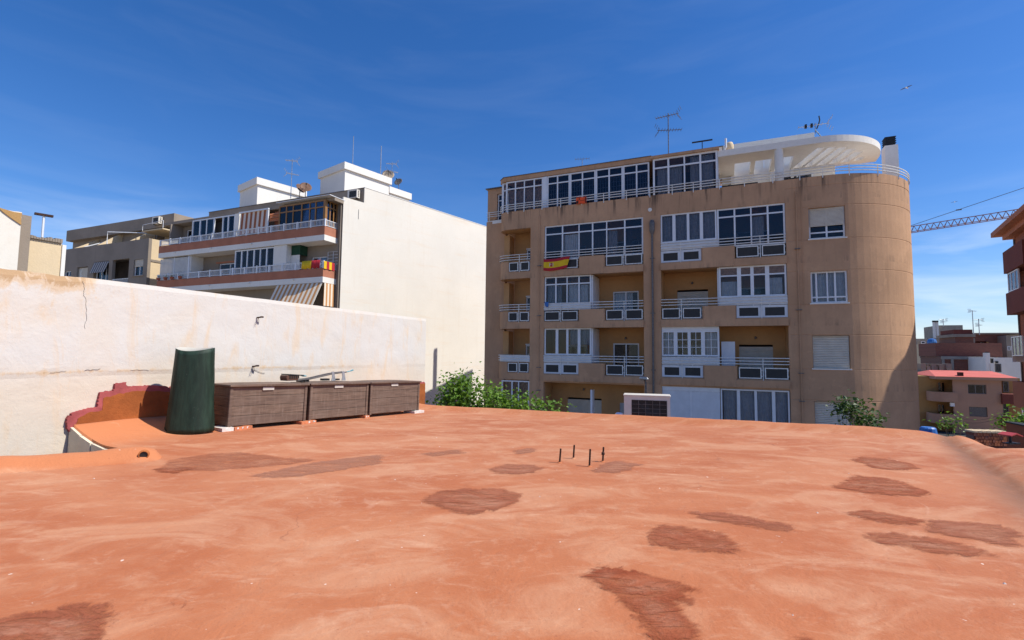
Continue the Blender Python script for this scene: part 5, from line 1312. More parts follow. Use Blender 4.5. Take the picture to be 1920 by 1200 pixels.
# free standing things on the white block
ac_unit('air_conditioner', 'small air conditioner on the roof band at the corner above the blank side wall', ww(mid.x - .75, mid.y - .42, 12.12), -A, .85, .58, .32, 'air conditioners on roof bands')
MB()
def at_d(px, py, d): return at_y(px, py, d)
def mount(px, pyb, pyt, d): a = at_y(px, pyb, d); b = at_y(px, pyt, d); return (a.x, a.y, a.z), b.z - a.z
l, h = mount(545, 372, 298, 39); antenna('roof_antenna', 'television aerial on a thin mast beside the left stair tower', l, h, 'double', .4, .9, 'metal', r=.03, n=7)
l, h = mount(661, 312, 255, 39.5); antenna('whip_antenna', 'left of two thin whip masts on the white stair tower', l, h, 'whip', r=.03, group='whip masts on the stair tower')
l, h = mount(713, 338, 274, 41); antenna('whip_antenna', 'right of two thin whip masts on the white stair tower', l, h, 'whip', r=.04, group='whip masts on the stair tower')
l, h = mount(734, 350, 304, 42); antenna('roof_antenna', 'small television aerial above the grey dish on the right stair tower', l, h, 'double', .3, .9, 'metal', r=.028, n=7)
def pdish(px, py, d, r, az, lab, col, pole, el=.45, grp=None):
    p = at_y(px, py, d); dish('satellite_dish', lab, (p.x, p.y, p.z - pole), r, az, col, pole, el, grp)
M['dishtan'] = paint('dusty_dish', (0.34, 0.27, 0.20), 0.6, 0.1, 0.2)
M['dishrust'] = paint('rusty_dish', (0.16, 0.085, 0.055), 0.7, 0.1, 0.3)
pdish(562, 354, 39.2, .42, 1.1, 'left rusty brown satellite dish between the two stair towers', 'dishrust', 1.7)
pdish(573, 352, 39.0, .46, .5, 'right brown satellite dish between the two stair towers', 'dishrust', 1.7)
pdish(728, 329, 42, .52, .2, 'large beige satellite dish on the edge of the right stair tower', 'dishtan', 1.6)
pdish(748, 342, 42.3, .38, -.3, 'small black rimmed satellite dish at the right end of the stair tower', 'dmetal', 1.2)
for nm, lab, u0, w_, mat in (('beach_towel', 'yellow towel drying on the right end of the lower white balcony rail', -1.9, .85, 'flagyel'), ('beach_towel', 'red towel drying between two yellowish towels on the balcony rail', -1.03, .75, 'flagred')):
    o = thing(nm, lab, 'towel', ww(u0, -.02, 6.66), -A, 'towels drying on the balcony rail')
    mb = MB(); n = 12
    for i in range(n + 1):
        x = w_ * i / n; y = -.03 + .03 * math.sin(i * 1.3); mb.v += [(x, y, .02 + .03 * math.sin(i)), (x, y * .4, .56), (x, .12, .57)]
    for i in range(n): k = i * 3; mb.f += [(k, k + 3, k + 4, k + 1), (k + 1, k + 4, k + 5, k + 2)]; mb.mi += [0, 0]
    q = mb.build('cloth', mat, o, smooth=True, fix=False); md = q.modifiers.new('thick', 'SOLIDIFY'); md.thickness = .012
o = thing('beach_towel', 'patterned red and yellow towel hung round the balcony corner', 'towel', ww(.02, .02, 6.62), -A, 'towels drying on the balcony rail')
mb = MB()
for i in range(9): y = .95 * i / 8; mb.v += [(.03 + .02 * math.sin(i * 1.7), y, 0), (.02, y, .52)]
for i in range(8): mb.f.append((2 * i, 2 * i + 2, 2 * i + 3, 2 * i + 1)); mb.mi.append(i % 4 // 2)
mb.build('cloth', ['flagyel', 'flagred'], o, smooth=True, fix=False)
for k, x in enumerate((-17.2, -16.3, -15.5, -14.5)):
    o = thing('flower_pot', ('leftmost', 'second from left', 'third from left', 'rightmost')[k] + ' flower pot hung on the lower balcony rail below the white shutters', 'flower pot', ww(x, -.16, 6.66), -A, 'flower pots on the white balcony')
    mb = MB(); mb.lathe([(.001, 0), (.11, 0), (.16, .2), (.13, .2)], 10); mb.build('pot', 'terracotta', o)
    mb = MB(); r_ = random.Random(k)
    for q in range(26):
        p = Vector((r_.gauss(0, .1), r_.gauss(0, .06), .2 + abs(r_.gauss(0, .1)))); a = Vector((r_.uniform(-.05, .05), r_.uniform(-.05, .05), r_.uniform(.0, .06))); b = Vector((r_.uniform(-.05, .05), .02, r_.uniform(-.03, .03)))
        mb.add([p, p + a, p + a + b, p + b], [(0, 1, 2, 3)], 0)
    lf = mb.build('plant', 'leaf', o, fix=False)
o = thing('wicker_chair', 'brown wicker chair back on the lower white balcony left of the door', 'chair', ww(-13.2, .55, 6.09), -A + .3)
mb = MB(); mb.lathe([(.30, .38), (.33, .42), (.33, .47), (.001, .47)], 14); mb.build('seat', 'seat', o)
mb = MB(); mb.prism([[(.33 * math.cos(math.pi * k / 10), .48 + .85 * math.sin(math.pi * k / 10) ** .7) for k in range(11)]], .27, .32, 'y'); mb.build('backrest', 'seat', o)
for sx_ in (-1, 1):
    for sy_ in (-1, 1): mb = MB(); mb.tube([(.2 * sx_, .2 * sy_, 0), (.22 * sx_, .22 * sy_, .38)], .02, 6); mb.build('leg', 'seat', o)

# ------------------------------------------------------------------ grey brown block at the left
GB = thing('apartment_building', 'grey brown apartment block with a terrace, left of the white block', 'building', (WO.x, WO.y, GROUND), -A, drop=GROUND)
GX0, GX1 = -34.5, -21.15
wins = [(-32.0, -30.2, 7.4, 8.85), (-29.2, -26.85, 6.6, 9.17), (-26.3, -23.8, 6.6, 9.17), (-23.1, -21.75, 7.55, 8.98), (-34.2, -33.0, 7.2, 8.6)]
mb = MB(); mb.prism([[(GX0, GROUND), (GX1, GROUND), (GX1, 10.75), (GX0, 10.75)]] + [[(a, c), (a, d), (b, d), (b, c)] for a, b, c, d in wins], 1.2, 1.45, 'y'); mb.build('front_wall', 'grey', GB)
mb = MB(); mb.box(GX1 - .2, GX1 - .001, 1.452, 6.5, 8.95, 10.75).box(GX1 - .22, GX1 - .03, 1.452, 6.5, GROUND, 8.75); mb.build('side_wall', 'cream', GB)
MB().box(GX1 - .25, GX1 + .02, 1.453, 6.5, 8.752, 8.948).build('string_course', 'grey', GB)
MB().box(GX0, GX1 - .25, 2.75, 3.0, GROUND, 10.0).build('room_wall', 'room', GB)
MB().box(GX0, GX1 - .25, 1.452, 12, 9.4, 9.6).build('terrace_floor', 'cement', GB)
mb = MB(); mb.prism([[(-38.4, 3.0), (-20.9, 3.0), (-20.9, 12), (-38.4, 12)]], 12.3, 13.42); mb.build('upper_band', 'band', GB)
mb = MB(); mb.prism([[(-38.4, 3.6), (-24.2, 3.6), (-24.2, 11.9), (-38.4, 11.9)]], 9.602, 12.298); mb.build('upper_wall', 'band', GB)
mb = MB(); mb.prism([[(-24.1, 4.2), (-18.4, 4.2), (-18.4, 11.9), (-24.1, 11.9)]], GROUND, 12.298); mb.build('upper_wall', 'cream', GB)
shutter(GB, *wins[0][:2], 7.4, 8.8, 1.36, 'shutter', .08)
window(GB, *wins[3], 1.32, (-22.4,), None); shutter(GB, -23.05, -21.8, 8.35, 8.95, 1.28, 'shutter', .08)
MB().box(-23.25, -21.6, 1.1, 1.199, 7.48, 7.548).build('sill', 'band', GB)
window(GB, *wins[4], 1.32, (-33.6,), None)
window(GB, -29.1, -26.9, 6.65, 9.1, 1.40, (-28.3, -27.6), None)
M['awn4'] = stripes('grey_striped_canvas', (0.10, 0.09, 0.09), (0.42, 0.39, 0.37), 0.34)
mb = MB(); mb.obox((-29.15, 1.18, 9.12), (2.25, 0, 0), (0, -.35, -1.05), (0, .03, 0)); mb.build('striped_awning', 'awn4', GB)
mb = MB(); grille(mb, -26.25, -23.85, 1.25, 6.6, 7.35, 14, .02); mb.box(-26.3, -23.8, 1.24, 1.30, 7.36, 7.42); mb.build('balcony_railing', 'rail', GB, fix=False)
for k, (u0, h_) in enumerate(((-33.6, .9), (-29.6, 1.25), (-24.5, 1.1))):
    mb = MB(); mb.add([(u0, 1.46, 10.75), (u0, 3.58, 10.75 + .0), (u0, 3.58, 10.75 + h_ + .55), (u0, 1.46, 10.80), (u0 - .15, 1.46, 10.75), (u0 - .15, 3.58, 10.75), (u0 - .15, 3.58, 10.75 + h_ + .55), (u0 - .15, 1.46, 10.80)], [(0, 1, 2, 3), (7, 6, 5, 4), (0, 4, 5, 1), (3, 2, 6, 7), (1, 5, 6, 2), (0, 3, 7, 4)]); mb.build('terrace_fin', 'cream', GB)
mb = MB(); mb.tube([(-28.0, 1.5, 10.7), (-28.0, 1.5, 12.0), (-25.0, 3.4, 12.05)], .05, 4); mb.build('pergola_frame', 'frame', GB)
mb = MB(); mb.tube([(-31.9, 1.6, 10.9), (-31.6, 3.5, 11.9)], .05, 4); mb.build('pergola_beam', 'frame', GB)
MB().box(-23.9, -20.9, 2.1, 4.15, 11.75, 11.85).build('canvas_roof', 'cream', GB)
mb = MB(); mb.tube([(-23.9, 2.15, 11.9), (-23.9, 2.15, 12.4), (-20.95, 2.15, 12.55), (-20.95, 2.15, 11.9)], .025, 4); mb.build('canvas_rail', 'frame', GB)
ac_unit('air_conditioner', 'small air conditioner on the roof band of the grey brown block', ww(-22.9, 2.6, 12.55), -A, .95, .62, .34, 'air conditioners on roof bands')

# ------------------------------------------------------------------ stair heads just behind the white wall
o3 = Vector((WW.x, WW.y, 0)); n3 = Vector((WN.x, WN.y, 0)); d3 = Vector((WD.x, WD.y, 0))
def wl(px, py, y): 
    g = on_plane(px, py, o3 - n3 * y, n3) - o3; return g.dot(d3), g.z
S1 = thing('stair_head', 'cream rendered roof shed behind the white wall, right of the taller pale block', 'shed', (WW.x, WW.y, GROUND), math.pi / 2 - R(25), drop=GROUND)
aL, zL = wl(46, 441, 2.6); aR, zR = wl(116.5, 452, 2.6)
MB().box(aL, aR, 2.6, 5.6, GROUND, zL - .03).build('walls', 'cream', S1)
mb = MB(); n = 14
for k in range(n): a = aL + (aR - aL) * k / n; mb.box(a, a + (aR - aL) / n - .004, 2.57, 2.8, zL - .029, zL + rnd.uniform(0, .035))
mb.build('crumbling_coping', 'band', S1); MB().box(aR + .001, aR + .05, 2.58, 5.6, GROUND, zL - .05).build('end_wall', 'white', S1)
S2 = thing('stair_head', 'taller pale block with a crumbling brown top at the far left behind the white wall', 'shed', (WW.x, WW.y, GROUND), math.pi / 2 - R(25), drop=GROUND)
a2, z2 = wl(41, 398, 2.2); a3, z3 = wl(-140, 372, 2.2)
mb = MB(); m2 = 22; mb.prism([[(a3, GROUND), (a2, GROUND), (a2, z2)] + [(a2 + (a3 - a2) * k / m2, z2 + rnd.uniform(-.02, .03)) for k in range(1, m2)] + [(a3, z2)]], 2.2, 2.5, 'y'); mb.build('front_wall', 'blank', S2)
mb = MB(); mb.prism([ragged([(a2 + .004, z2 - .01), (a2 - .26, z2 + .0), (a2 - .2, z2 - .05), (a2 - .10, z2 - .12), (a2 + .004, z2 - .18)], .08, .02, 4)], 2.185, 2.199, 'y'); mb.prism([ragged([(a2 - .5, z2 - .01), (a2 - .9, z2 - .01), (a2 - .8, z2 - .10), (a2 - .6, z2 - .13)], .08, .02, 6)], 2.185, 2.199, 'y'); mb.build('bare_render_patch', 'ochre', S2)
MB().box(a3, a2 - .002, 2.502, 4.2, GROUND, z2 - .1).build('side_walls', 'blank', S2)
ap, zp = wl(44, 436, 2.4); MB().box(a2 + .002, ap + .06, 2.35, 2.55, GROUND, zp + .25).build('pilaster', 'band', S2)
l, h = mount(79, 445, 405, 12); 
t = antenna('tee_antenna', 'white pole with a dark crossbar above the cream roof shed', l, h, 'tee', .9, .34, 'rust', r=.025)
[q for q in t.children if q.name.startswith('mast')][0].data.materials[0] = M['frame']
# ------------------------------------------------------------------ red brown block on the right
EA = 34.6
RO = Vector((35.15, 33.9, 0)); re_ = Vector((-math.sin(R(EA)), -math.cos(R(EA)), 0)); rn_ = Vector((-math.cos(R(EA)), math.sin(R(EA)), 0))
# local x runs from the far corner towards the camera, local -y faces the street
RB = thing('apartment_building', 'red brown apartment block with boxy maroon balconies at the right edge', 'building', (RO.x, RO.y, GROUND), math.atan2(re_.y, re_.x), drop=GROUND)
LEN = 17.6
mb = MB(); mb.prism([[(0, GROUND), (LEN, GROUND), (LEN, 9.6), (0, 9.6)]] + [[(a, c), (a, c + 1.5), (a + 1.3, c + 1.5), (a + 1.3, c)] for a in (1.7, 4.2, 7.5, 11) for c in (-4.6, -1.7, 1.2, 4.1, 7.0)], .0, .25, 'y')
mb.build('street_wall', 'redwall', RB)
MB().box(.01, LEN - .01, .252, 9, GROUND, 9.6).build('building_core', 'maroon', RB)
mb = MB(); mb.prism([[(-1.0, -1.0), (LEN + .4, -1.0), (LEN + .4, 9.2), (-1.0, 9.2)]], 9.95, 10.28); mb.prism([[(-.5, -.5), (LEN + .2, -.5), (LEN + .2, 9), (-.5, 9)]], 9.61, 9.948); mb.build('eaves', 'brickband', RB)
for z0, z1, x0, x1, out_, m in ((7.05, 8.55, .5, 5.2, .72, 'maroon'), (4.15, 5.65, .7, 5.2, .72, 'maroon'), (-2.1, -.35, .2, 6.6, .55, 'redwall'), (-5.4, -3.6, .2, 6.6, .55, 'redwall')):
    MB().box(x0, x1, -out_, -out_ + .12, z0, z1).box(x0, x0 + .12, -out_ + .121, -.001, z0, z1).box(x1 - .12, x1, -out_ + .121, -.001, z0, z1).box(x0 + .121, x1 - .121, -out_ + .121, -.001, z0, z0 + .15).build('balcony', m, RB)
for z0 in (5.7, 1.35):
    window(RB, .9, 3.4, z0, z0 + 1.3, -.62, (1.7, 2.6), None, gm='glass'); MB().box(.86, .9, -.62, -.001, z0 - .4, z0 + 1.3).build('glazed_side', 'frame', RB)
for a in (1.7, 4.2, 7.5, 11):
    for c in (-4.6, -1.7, 1.2, 4.1, 7.0): window(RB, a, a + 1.3, c, c + 1.5, .12, (a + .65,), None, fm='dmetal', gm='dglass')
mb = MB(); mb.prism([[(12.2, 10.282), (17.55, 10.282), (17.55, 10.30), (14.9, 12.5), (12.2, 12.5)]], -.95, 5, 'y'); mb.build('shadow_block', 'redwall', RB)  # unseen sloped block, added to shape the shadow across the tan tower
mb = MB(); mb.tube([(.2, -.06, -6), (.2, -.06, 9.5)], .05, 6); mb.build('drain_pipe', 'dmetal', RB)

# ------------------------------------------------------------------ houses down the side street
def far_house(name, label, px0, px1, ytop, d, deep, mat, cat='building', zb=GROUND, rot=A):
    p = at_y(px0, ytop, d); U_ = Vector((math.cos(rot), -math.sin(rot), 0)); n_ = Vector((-math.sin(rot), -math.cos(rot), 0))
    q = on_plane(px1, ytop, p, n_); w = (q - p).dot(U_)
    t = thing(name, label, cat, (p.x, p.y, zb), -rot, drop=zb)
    f = lambda px, py, y=0.0: (((on_plane(px, py, p - n_ * y, n_)) - p).dot(U_), on_plane(px, py, p - n_ * y, n_).z)
    return t, f, w, p.z
def fbox(t, f, px0, px1, y0, y1, a, b, mat, name):
    x0, zt = f(px0, y0, a); x1, _ = f(px1, y0, a); _, zb_ = f((px0 + px1) / 2, y1, a)
    return MB().box(x0, x1, a, b, zb_, zt).build(name, mat, t)
def fwin(t, f, px0, px1, y0, y1, a, fm='dmetal', gm='dglass', n=1, th=.09):
    x0, zt = f(px0, y0, a); x1, _ = f(px1, y0, a); _, zb_ = f((px0 + px1) / 2, y1, a)
    return window(t, x0, x1, zb_, zt, a, [x0 + (x1 - x0) * (k + 1) / (n + 1) for k in range(n)], None, fm, gm, th, .06)
# salmon house
t, f, w, z = far_house('house', 'salmon house with a red painted roof and rounded balconies down the street', 1786, 1877, 707, 58, 9, 'salmon', 'house')
x1, _ = f(1877, 707); zt = z
wn = [(f(1814.5, 721)[0], f(1849, 721)[0], f(1830, 738.5)[1], f(1830, 721)[1]), (f(1817, 763)[0], f(1851, 763)[0], f(1830, 781)[1], f(1830, 763)[1])]
mb = MB(); mb.prism([[(0, GROUND), (x1, GROUND), (x1, zt), (0, zt)]] + [[(a, c), (a, d), (b, d), (b, c)] for a, b, c, d in wn], 0, .25, 'y'); mb.build('front_wall', 'salmon', t)
window(t, *wn[0], .12, (wn[0][0] + .7, wn[0][0] + 1.4), None, 'dmetal', 'dglass', .08); window(t, *wn[1], .12, (), None, 'dmetal', 'dglass', .08); shutter(t, wn[1][0] + .05, wn[1][1] - .05, wn[1][2], wn[1][3] - .05, .08, 'dmetal', .1)
MB().box(-2.9, x1 + 2.3, 1.7, 9, GROUND, zt).build('building_core', 'ochre', t)
xr0, xr1 = f(1751, 710)[0], f(1905, 710)[0]
mb = MB(); zr = zt + .06
mb.add([(xr0, -.5, zr), (xr1, -.5, zr), (xr1, 5.5, zr + .62), (xr0 + 1.2, 5.5, zr + .62), (xr0, 9, zr), (xr1, 9, zr)], [(0, 1, 2, 3), (0, 3, 4), (3, 2, 5, 4), (0, 4, 5, 1), (1, 5, 2)]); mb.build('roof', 'redroof', t)
mb = MB(); mb.prism([[(xr0 + .05, -.45), (xr1 - .05, -.45), (xr1 - .05, 2), (xr0 + .05, 2)]], zt - .28, zt + .055); mb.build('eaves', 'salmon', t)
fbox(t, f, 1799, 1806.5, 698, 709, .2, .9, 'rust', 'roof_vent')
for (ya, yb) in ((735, 753), (776, 794)):
    xa = f(1746, ya)[0]; z1, z0 = f(1770, ya)[1], f(1770, yb)[1]
    path_wall([(xa, 1.65)] + arc(xa + 1.2, .9 - .1, 1.2, math.pi, math.pi * 1.5, 8)[1:] + [(.05, -.4), (.25, -.4)], z0, z1, .15).build('balcony_parapet', 'salmon', t)
    mb = MB(); mb.prism([[(xa + .16, 1.69), (xa + .16, .8), (xa + 1.2, -.2), (.1, -.2), (.1, 1.69)]], z0 + .02, z0 + .2); mb.build('balcony_floor', 'salmon', t)
    fwin(t, f, 1757, 1772, ya - 19, ya, 1.6, 'wood', 'dglass', 1)
    x0 = f(1876, ya)[0]; MB().box(x0, x0 + 2.2, -.35, 1.69, z0, z1).build('balcony_parapet', 'maroon', t)
    fwin(t, f, 1880, 1891, ya - 20, ya, 1.62, 'dmetal', 'dglass', 0)
fbox(t, f, 1782, 1790, 755, 762, -.2, .0, 'frame', 'wall_box')
# ochre house squeezed beside the tan tower
t, f, w, z = far_house('house', 'narrow ochre house front in a slit beside the tan tower', 1712, 1746, 704, 66, 6, 'ochre', 'house')
MB().box(0, w, 0, 8, GROUND, z).build('walls', 'ochre', t)
for k, yy in enumerate((712, 735, 758)): fwin(t, f, 1727, 1734, yy, yy + 15, -.05, 'dmetal', 'dglass', 0); fbox(t, f, 1723, 1743, yy + 17, yy + 19, -.3, -.002, 'cement', 'ledge')
fbox(t, f, 1720, 1737, 712, 717, -1.2, -.3, 'black', 'awning'); fbox(t, f, 1724, 1740, 779, 791, -1.6, -.4, 'dmetal', 'porch_roof')
# low roofs between
t, f, w, z = far_house('outbuilding', 'jumble of low grey roofs and rubble behind the salmon house', 1722, 1790, 692, 68, 8, 'cement', 'outbuilding')
MB().box(0, w, 0, 8, GROUND, z - .3).build('walls', 'cement', t)
mb = MB(); r_ = random.Random(3)
for k in range(26): x = r_.uniform(.3, w - .3); s = r_.uniform(.15, .6); mb.box(x, x + s, r_.uniform(.2, 1), 2, z - .29, z + r_.uniform(-.2, .8))
mb.build('roof_clutter', 'band', t, fix=False)
# brick house with the white frame
t, f, w, z = far_house('brick_house', 'unfinished red brick house with a pale concrete frame behind the salmon roof', 1765, 1852, 668, 76, 9, 'brick', 'house')
MB().box(0, w, .2, 9, GROUND, z - .05).build('walls', 'brick', t)
MB().box(0, w, 0, .199, z - .45, z).build('ring_beam', 'cement', t)
for px in (1766, 1783, 1840): fbox(t, f, px, px + 5, 673, 705, .02, .198, 'cement', 'concrete_post')
MB().box(-.2, w + 2.3, 1.5, 9, z + .002, z + 2.1).build('upper_parapet', 'brick', t)
# brick block with loggia
t, f, w, z = far_house('brick_house', 'brick block with an open loggia and flat roofs near the right edge', 1824, 1888, 627, 86, 9, 'brick', 'house')
x0, x1, z0, z1 = f(1828, 640)[0], f(1850, 640)[0], f(1840, 652)[1], f(1840, 640)[1]
mb = MB(); mb.prism([[(0, GROUND), (w, GROUND), (w, z), (0, z)], [(x0, z0), (x0, z1), (x1, z1), (x1, z0)]], 0, .3, 'y'); mb.build('front_wall', 'brick', t)
MB().box(0, w, 1.8, 9, GROUND, z).build('building_core', 'maroon', t); MB().box(-.4, w + 4, -.4, 9, z + .002, z + .25).build('flat_roof', 'band', t)
MB().box(x0, x1, .02, .1, z0 - .05, z0 + .1).build('loggia_rail', 'cream', t); fwin(t, f, 1838, 1846, 642, 652, 1.7, 'frame', 'dglass', 0); fbox(t, f, 1824, 1828, 634, 652, -.1, -.002, 'cement', 'concrete_post')
fbox(t, f, 1850, 1853, 641, 651, -.3, -.1, 'ochre', 'drying_towel')
t, f, w, z = far_house('brick_house', 'stepped brick stair tower with a pale flat cap on the skyline', 1791, 1825, 632, 85, 7, 'brick', 'house')
MB().box(0, w, 0, 7, GROUND, z).build('walls', 'brick', t); MB().box(-.4, w + .2, -.3, 7, z + .002, z + .5).build('cap', 'band', t); MB().box(-.1, w, .2, 6, z + .502, z + 1.3).build('upper_cap', 'maroon', t)
t, f, w, z = far_house('house', 'olive brown house with small windows partly hidden by the red brown block', 1886, 1935, 629, 82, 8, 'band', 'house')
MB().box(0, w, 0, 8, GROUND, z).build('walls', 'band', t)
for px in (1889, 1896, 1903): fwin(t, f, px, px + 5.5, 649, 657, -.05, 'frame', 'glass', 0)
# white rooftop room
t, f, w, z = far_house('white_house', 'white rooftop room with chimneys right of the brick houses', 1846, 1920, 670, 70, 8, 'white', 'house')
MB().box(0, w, 0, 8, GROUND, z).build('walls', 'white', t); fbox(t, f, 1847, 1856, 661.5, 700, -.7, -.002, 'white', 'chimney'); fbox(t, f, 1849, 1854, 659.5, 661.4, -.6, -.1, 'black', 'chimney_cap')
fbox(t, f, 1857, 1864, 681, 700, -.8, -.1, 'white', 'flue'); fbox(t, f, 1858.5, 1862.5, 672, 680.8, -.6, -.2, 'black', 'flue_cowl'); fwin(t, f, 1865.5, 1877, 682, 698, -.06, 'dmetal', 'dglass', 0); fbox(t, f, 1867, 1872, 677, 681, -.2, -.05, 'black', 'wall_box')
# cream house and grey block on the skyline
t, f, w, z = far_house('house', 'low cream house with small dark windows left of the brick houses', 1727, 1793, 645, 92, 8, 'cream', 'house')
MB().box(0, w, 0, 8, GROUND, z).build('walls', 'cream', t)
for a, b, c, d in ((1737, 1745, 653, 660), (1767, 1772, 650, 655)): fwin(t, f, a, b, c, d, -.05, 'frame', 'dglass', 0)
fbox(t, f, 1726, 1736, 661, 671, -.5, -.05, 'black', 'dark_opening'); fbox(t, f, 1737, 1762, 660, 677, -1.2, -.06, 'brickband', 'brick_wall'); fbox(t, f, 1754, 1765, 663, 677, -1.6, -1.21, 'cream', 'wall_pier')
t, f, w, z = far_house('house', 'pale grey block with a small window on the skyline beside the tan tower', 1719, 1760, 635, 98, 8, 'cement', 'house')
MB().box(0, w, 0, 8, GROUND, z).build('walls', 'cement', t); fwin(t, f, 1727, 1735, 640, 644.5, -.05, 'frame', 'dglass', 0)
o = at_y(1747.5, 646, 95); mb = MB(); mb.lathe([(.001, 0), (.75, 0), (.78, .5), (.6, 1.0), (.2, 1.15), (.001, 1.15)], 14, (o.x, o.y, o.z)); tag(mb.build('water_tank', 'blue', smooth=False), 'blue round water tank on the roof beside the grey block', 'water tank')
t, f, w, z = far_house('house', 'taller grey block with two pale chimney flues on the skyline', 1759, 1805, 610, 100, 8, 'cement', 'house')
MB().box(0, w, 0, 8, GROUND, z).build('walls', 'cement', t); fwin(t, f, 1770, 1779, 637, 645, -.05, 'frame', 'dglass', 1)
for px in (1749.5, 1755.2): fbox(t, f, px, px + 4.2, 604, 634, -.5, -.1, 'white', 'flue'); fbox(t, f, px - .2, px + 4.4, 601, 603.9, -.6, .0, 'black', 'flue_cap')
for px, yb, yt, d, knd, lab in ((1769, 612, 598, 99, 'double', 'left small aerial on the grey skyline block'), (1825.5, 628, 582, 84, 'yagi', 'tall thin aerial mast on the brick skyline'), (1836.5, 628, 598, 84, 'double', 'shorter aerial beside the tall thin mast on the brick skyline')):
    l, h = mount(px, yb, yt, d); antenna('roof_antenna', lab, l, h, knd, .3, 1.6, 'metal', r=.06, n=6)

for k, (ya, yb) in enumerate(((782, 772), (788, 777))):
    a, b = at_y(1790, ya, 50), at_y(1890, yb, 44)
    mb = MB(); mb.tube([a.lerp(b, q / 8) - Vector((0, 0, .5 * math.sin(math.pi * q / 8))) for q in range(9)], .018, 4)
    tag(mb.build('overhead_cable', 'black', fix=False), ('upper' if k == 0 else 'lower') + ' of two black cables strung across the salmon house', 'cable', 'cables across the side street')
# ------------------------------------------------------------------ tower crane behind the right hand block
cr = thing('tower_crane', 'red lattice jib of a tower crane in the sky right of the tan block', 'crane', (0, 0, 0))
ja, jb = at_y(1700, 438, 118), at_y(1940, 401, 103)
zj = (ja.z + jb.z) / 2; jd = (Vector((jb.x, jb.y, 0)) - Vector((ja.x, ja.y, 0))).normalized(); js = Vector((-jd.y, jd.x, 0))
tip = Vector((ja.x, ja.y, ja.z)) - jd * 4; slope = (jb.z - ja.z) / (Vector((jb.x, jb.y)) - Vector((ja.x, ja.y))).length
JL = 46.0; hgt = 1.45; wd = .7
jp = lambda s, o, h: tip + jd * s + js * o + Vector((0, 0, slope * s + h))
mb = MB()
mb.tube([jp(0, 0, hgt), jp(JL, 0, hgt)], .10, 5); mb.tube([jp(0, -wd, 0), jp(JL, -wd, 0)], .09, 5); mb.tube([jp(0, wd, 0), jp(JL, wd, 0)], .09, 5)
mb.build('jib_chord', 'cranep', cr, fix=False)['kind'] = 'stuff'
mb = MB(); n = 38; st_ = JL / n
for k in range(n):
    s = k * st_
    for o_ in (-wd, wd): mb.tube([jp(s, o_, 0), jp(s + st_ / 2, 0, hgt)], .05, 4); mb.tube([jp(s + st_ / 2, 0, hgt), jp(s + st_, o_, 0)], .05, 4)
    mb.tube([jp(s, -wd, 0), jp(s, wd, 0)], .045, 4)
mb.build('jib_lattice', 'cranep', cr, fix=False)['kind'] = 'stuff'
mb = MB(); tr = jp(4 + 24.4, 0, -.35); mb.obox(tr - jd * .9 - js * .8, jd * 1.8, js * 1.6, (0, 0, .3)); mb.tube([tr, tr + Vector((0, 0, -.5))], .1, 5); mb.build('trolley', 'rust', cr)
mb = MB(); a = jp(JL + 1.2, 0, 0); 
for sx_ in (-.8, .8):
    for sy_ in (-.8, .8): mb.tube([(a.x + sx_, a.y + sy_, GROUND), (a.x + sx_ * .9, a.y + sy_ * .9, a.z + 1), (a.x + sx_ * .1, a.y + sy_ * .1, a.z + 9.5)], .12, 4)
zz = GROUND; k = 0
while zz < a.z - 1.5: mb.tube([(a.x - .8, a.y + (.8 if k % 2 else -.8), zz), (a.x + .8, a.y + (.8 if k % 2 else -.8), zz + 1.6)], .06, 4); mb.tube([(a.x + (.8 if k % 2 else -.8), a.y - .8, zz), (a.x + (.8 if k % 2 else -.8), a.y + .8, zz + 1.6)], .06, 4); zz += 1.6; k += 1
mb.build('mast', 'cranep', cr, fix=False)
mb = MB(); mb.obox(a - js * .7, jd * 12, js * 1.4, (0, 0, .5)); mb.obox(a + jd * 9 - js * .9 + Vector((0, 0, -1.8)), jd * 2.4, js * 1.8, (0, 0, 1.7)); mb.build('counter_jib', 'cranep', cr)
c1 = at_y(1708, 420, 117.5); mb = MB(); mb.tube([jp(4.2, 0, hgt + .05), at_y(1920, 352, 104.3), Vector((a.x, a.y, a.z + 9.4))], .07, 4); mb.tube([Vector((a.x, a.y, a.z + 9.4)), a + jd * 11.5 + Vector((0, 0, .5))], .06, 4)
m_ = jp(4.2, 0, hgt).lerp(at_y(1920, 352, 104.3), .47); mb.tube([m_ - jd * .5, m_ + jd * .5], .16, 5)
mb.build('stay_cable', 'dmetal', cr, fix=False)

# ------------------------------------------------------------------ right of the roof: lower terrace, bird spikes, tile topped wall
mb = MB(); e = [at_z(1838, 838, -.22), at_z(2100, 842, -.22)]
mb.prism([[(e[0].x - .4, e[0].y - .15), (e[1].x, e[1].y + .1), (12, 2), (9.0, -2), (4.5, 1.0), (6.0, 5.2)]], GROUND, -.22); rt = tag(mb.build('side_terrace', 'roof'), kind='structure')
rt.data.color_attributes.new('paint', 'FLOAT_COLOR', 'POINT').data.foreach_set('color', [0, 0, 0, 1] * len(rt.data.vertices))
sp_ = thing('spiked_wire', 'low wire with small spikes running along the right hand kerb', 'wire', (0, 0, 0))
pts = []
for px, py in ((1843, 842), (1862, 848), (1888, 856), (1915, 862), (1945, 869)):
    g = at_z(px, py, -.13); pts.append(g)
mb = MB(); mb.tube(pts, .004, 4); mb.build('wire', 'dmetal', sp_, fix=False)
mb = MB()
for i in range(len(pts) - 1):
    for k in range(4): p = pts[i].lerp(pts[i + 1], k / 4 + .1); mb.tube([p - Vector((0, 0, .09)), p + Vector((0.004, 0, .045))], .004, 4)
mb.build('spikes', 'dmetal', sp_, fix=False)['kind'] = 'stuff'
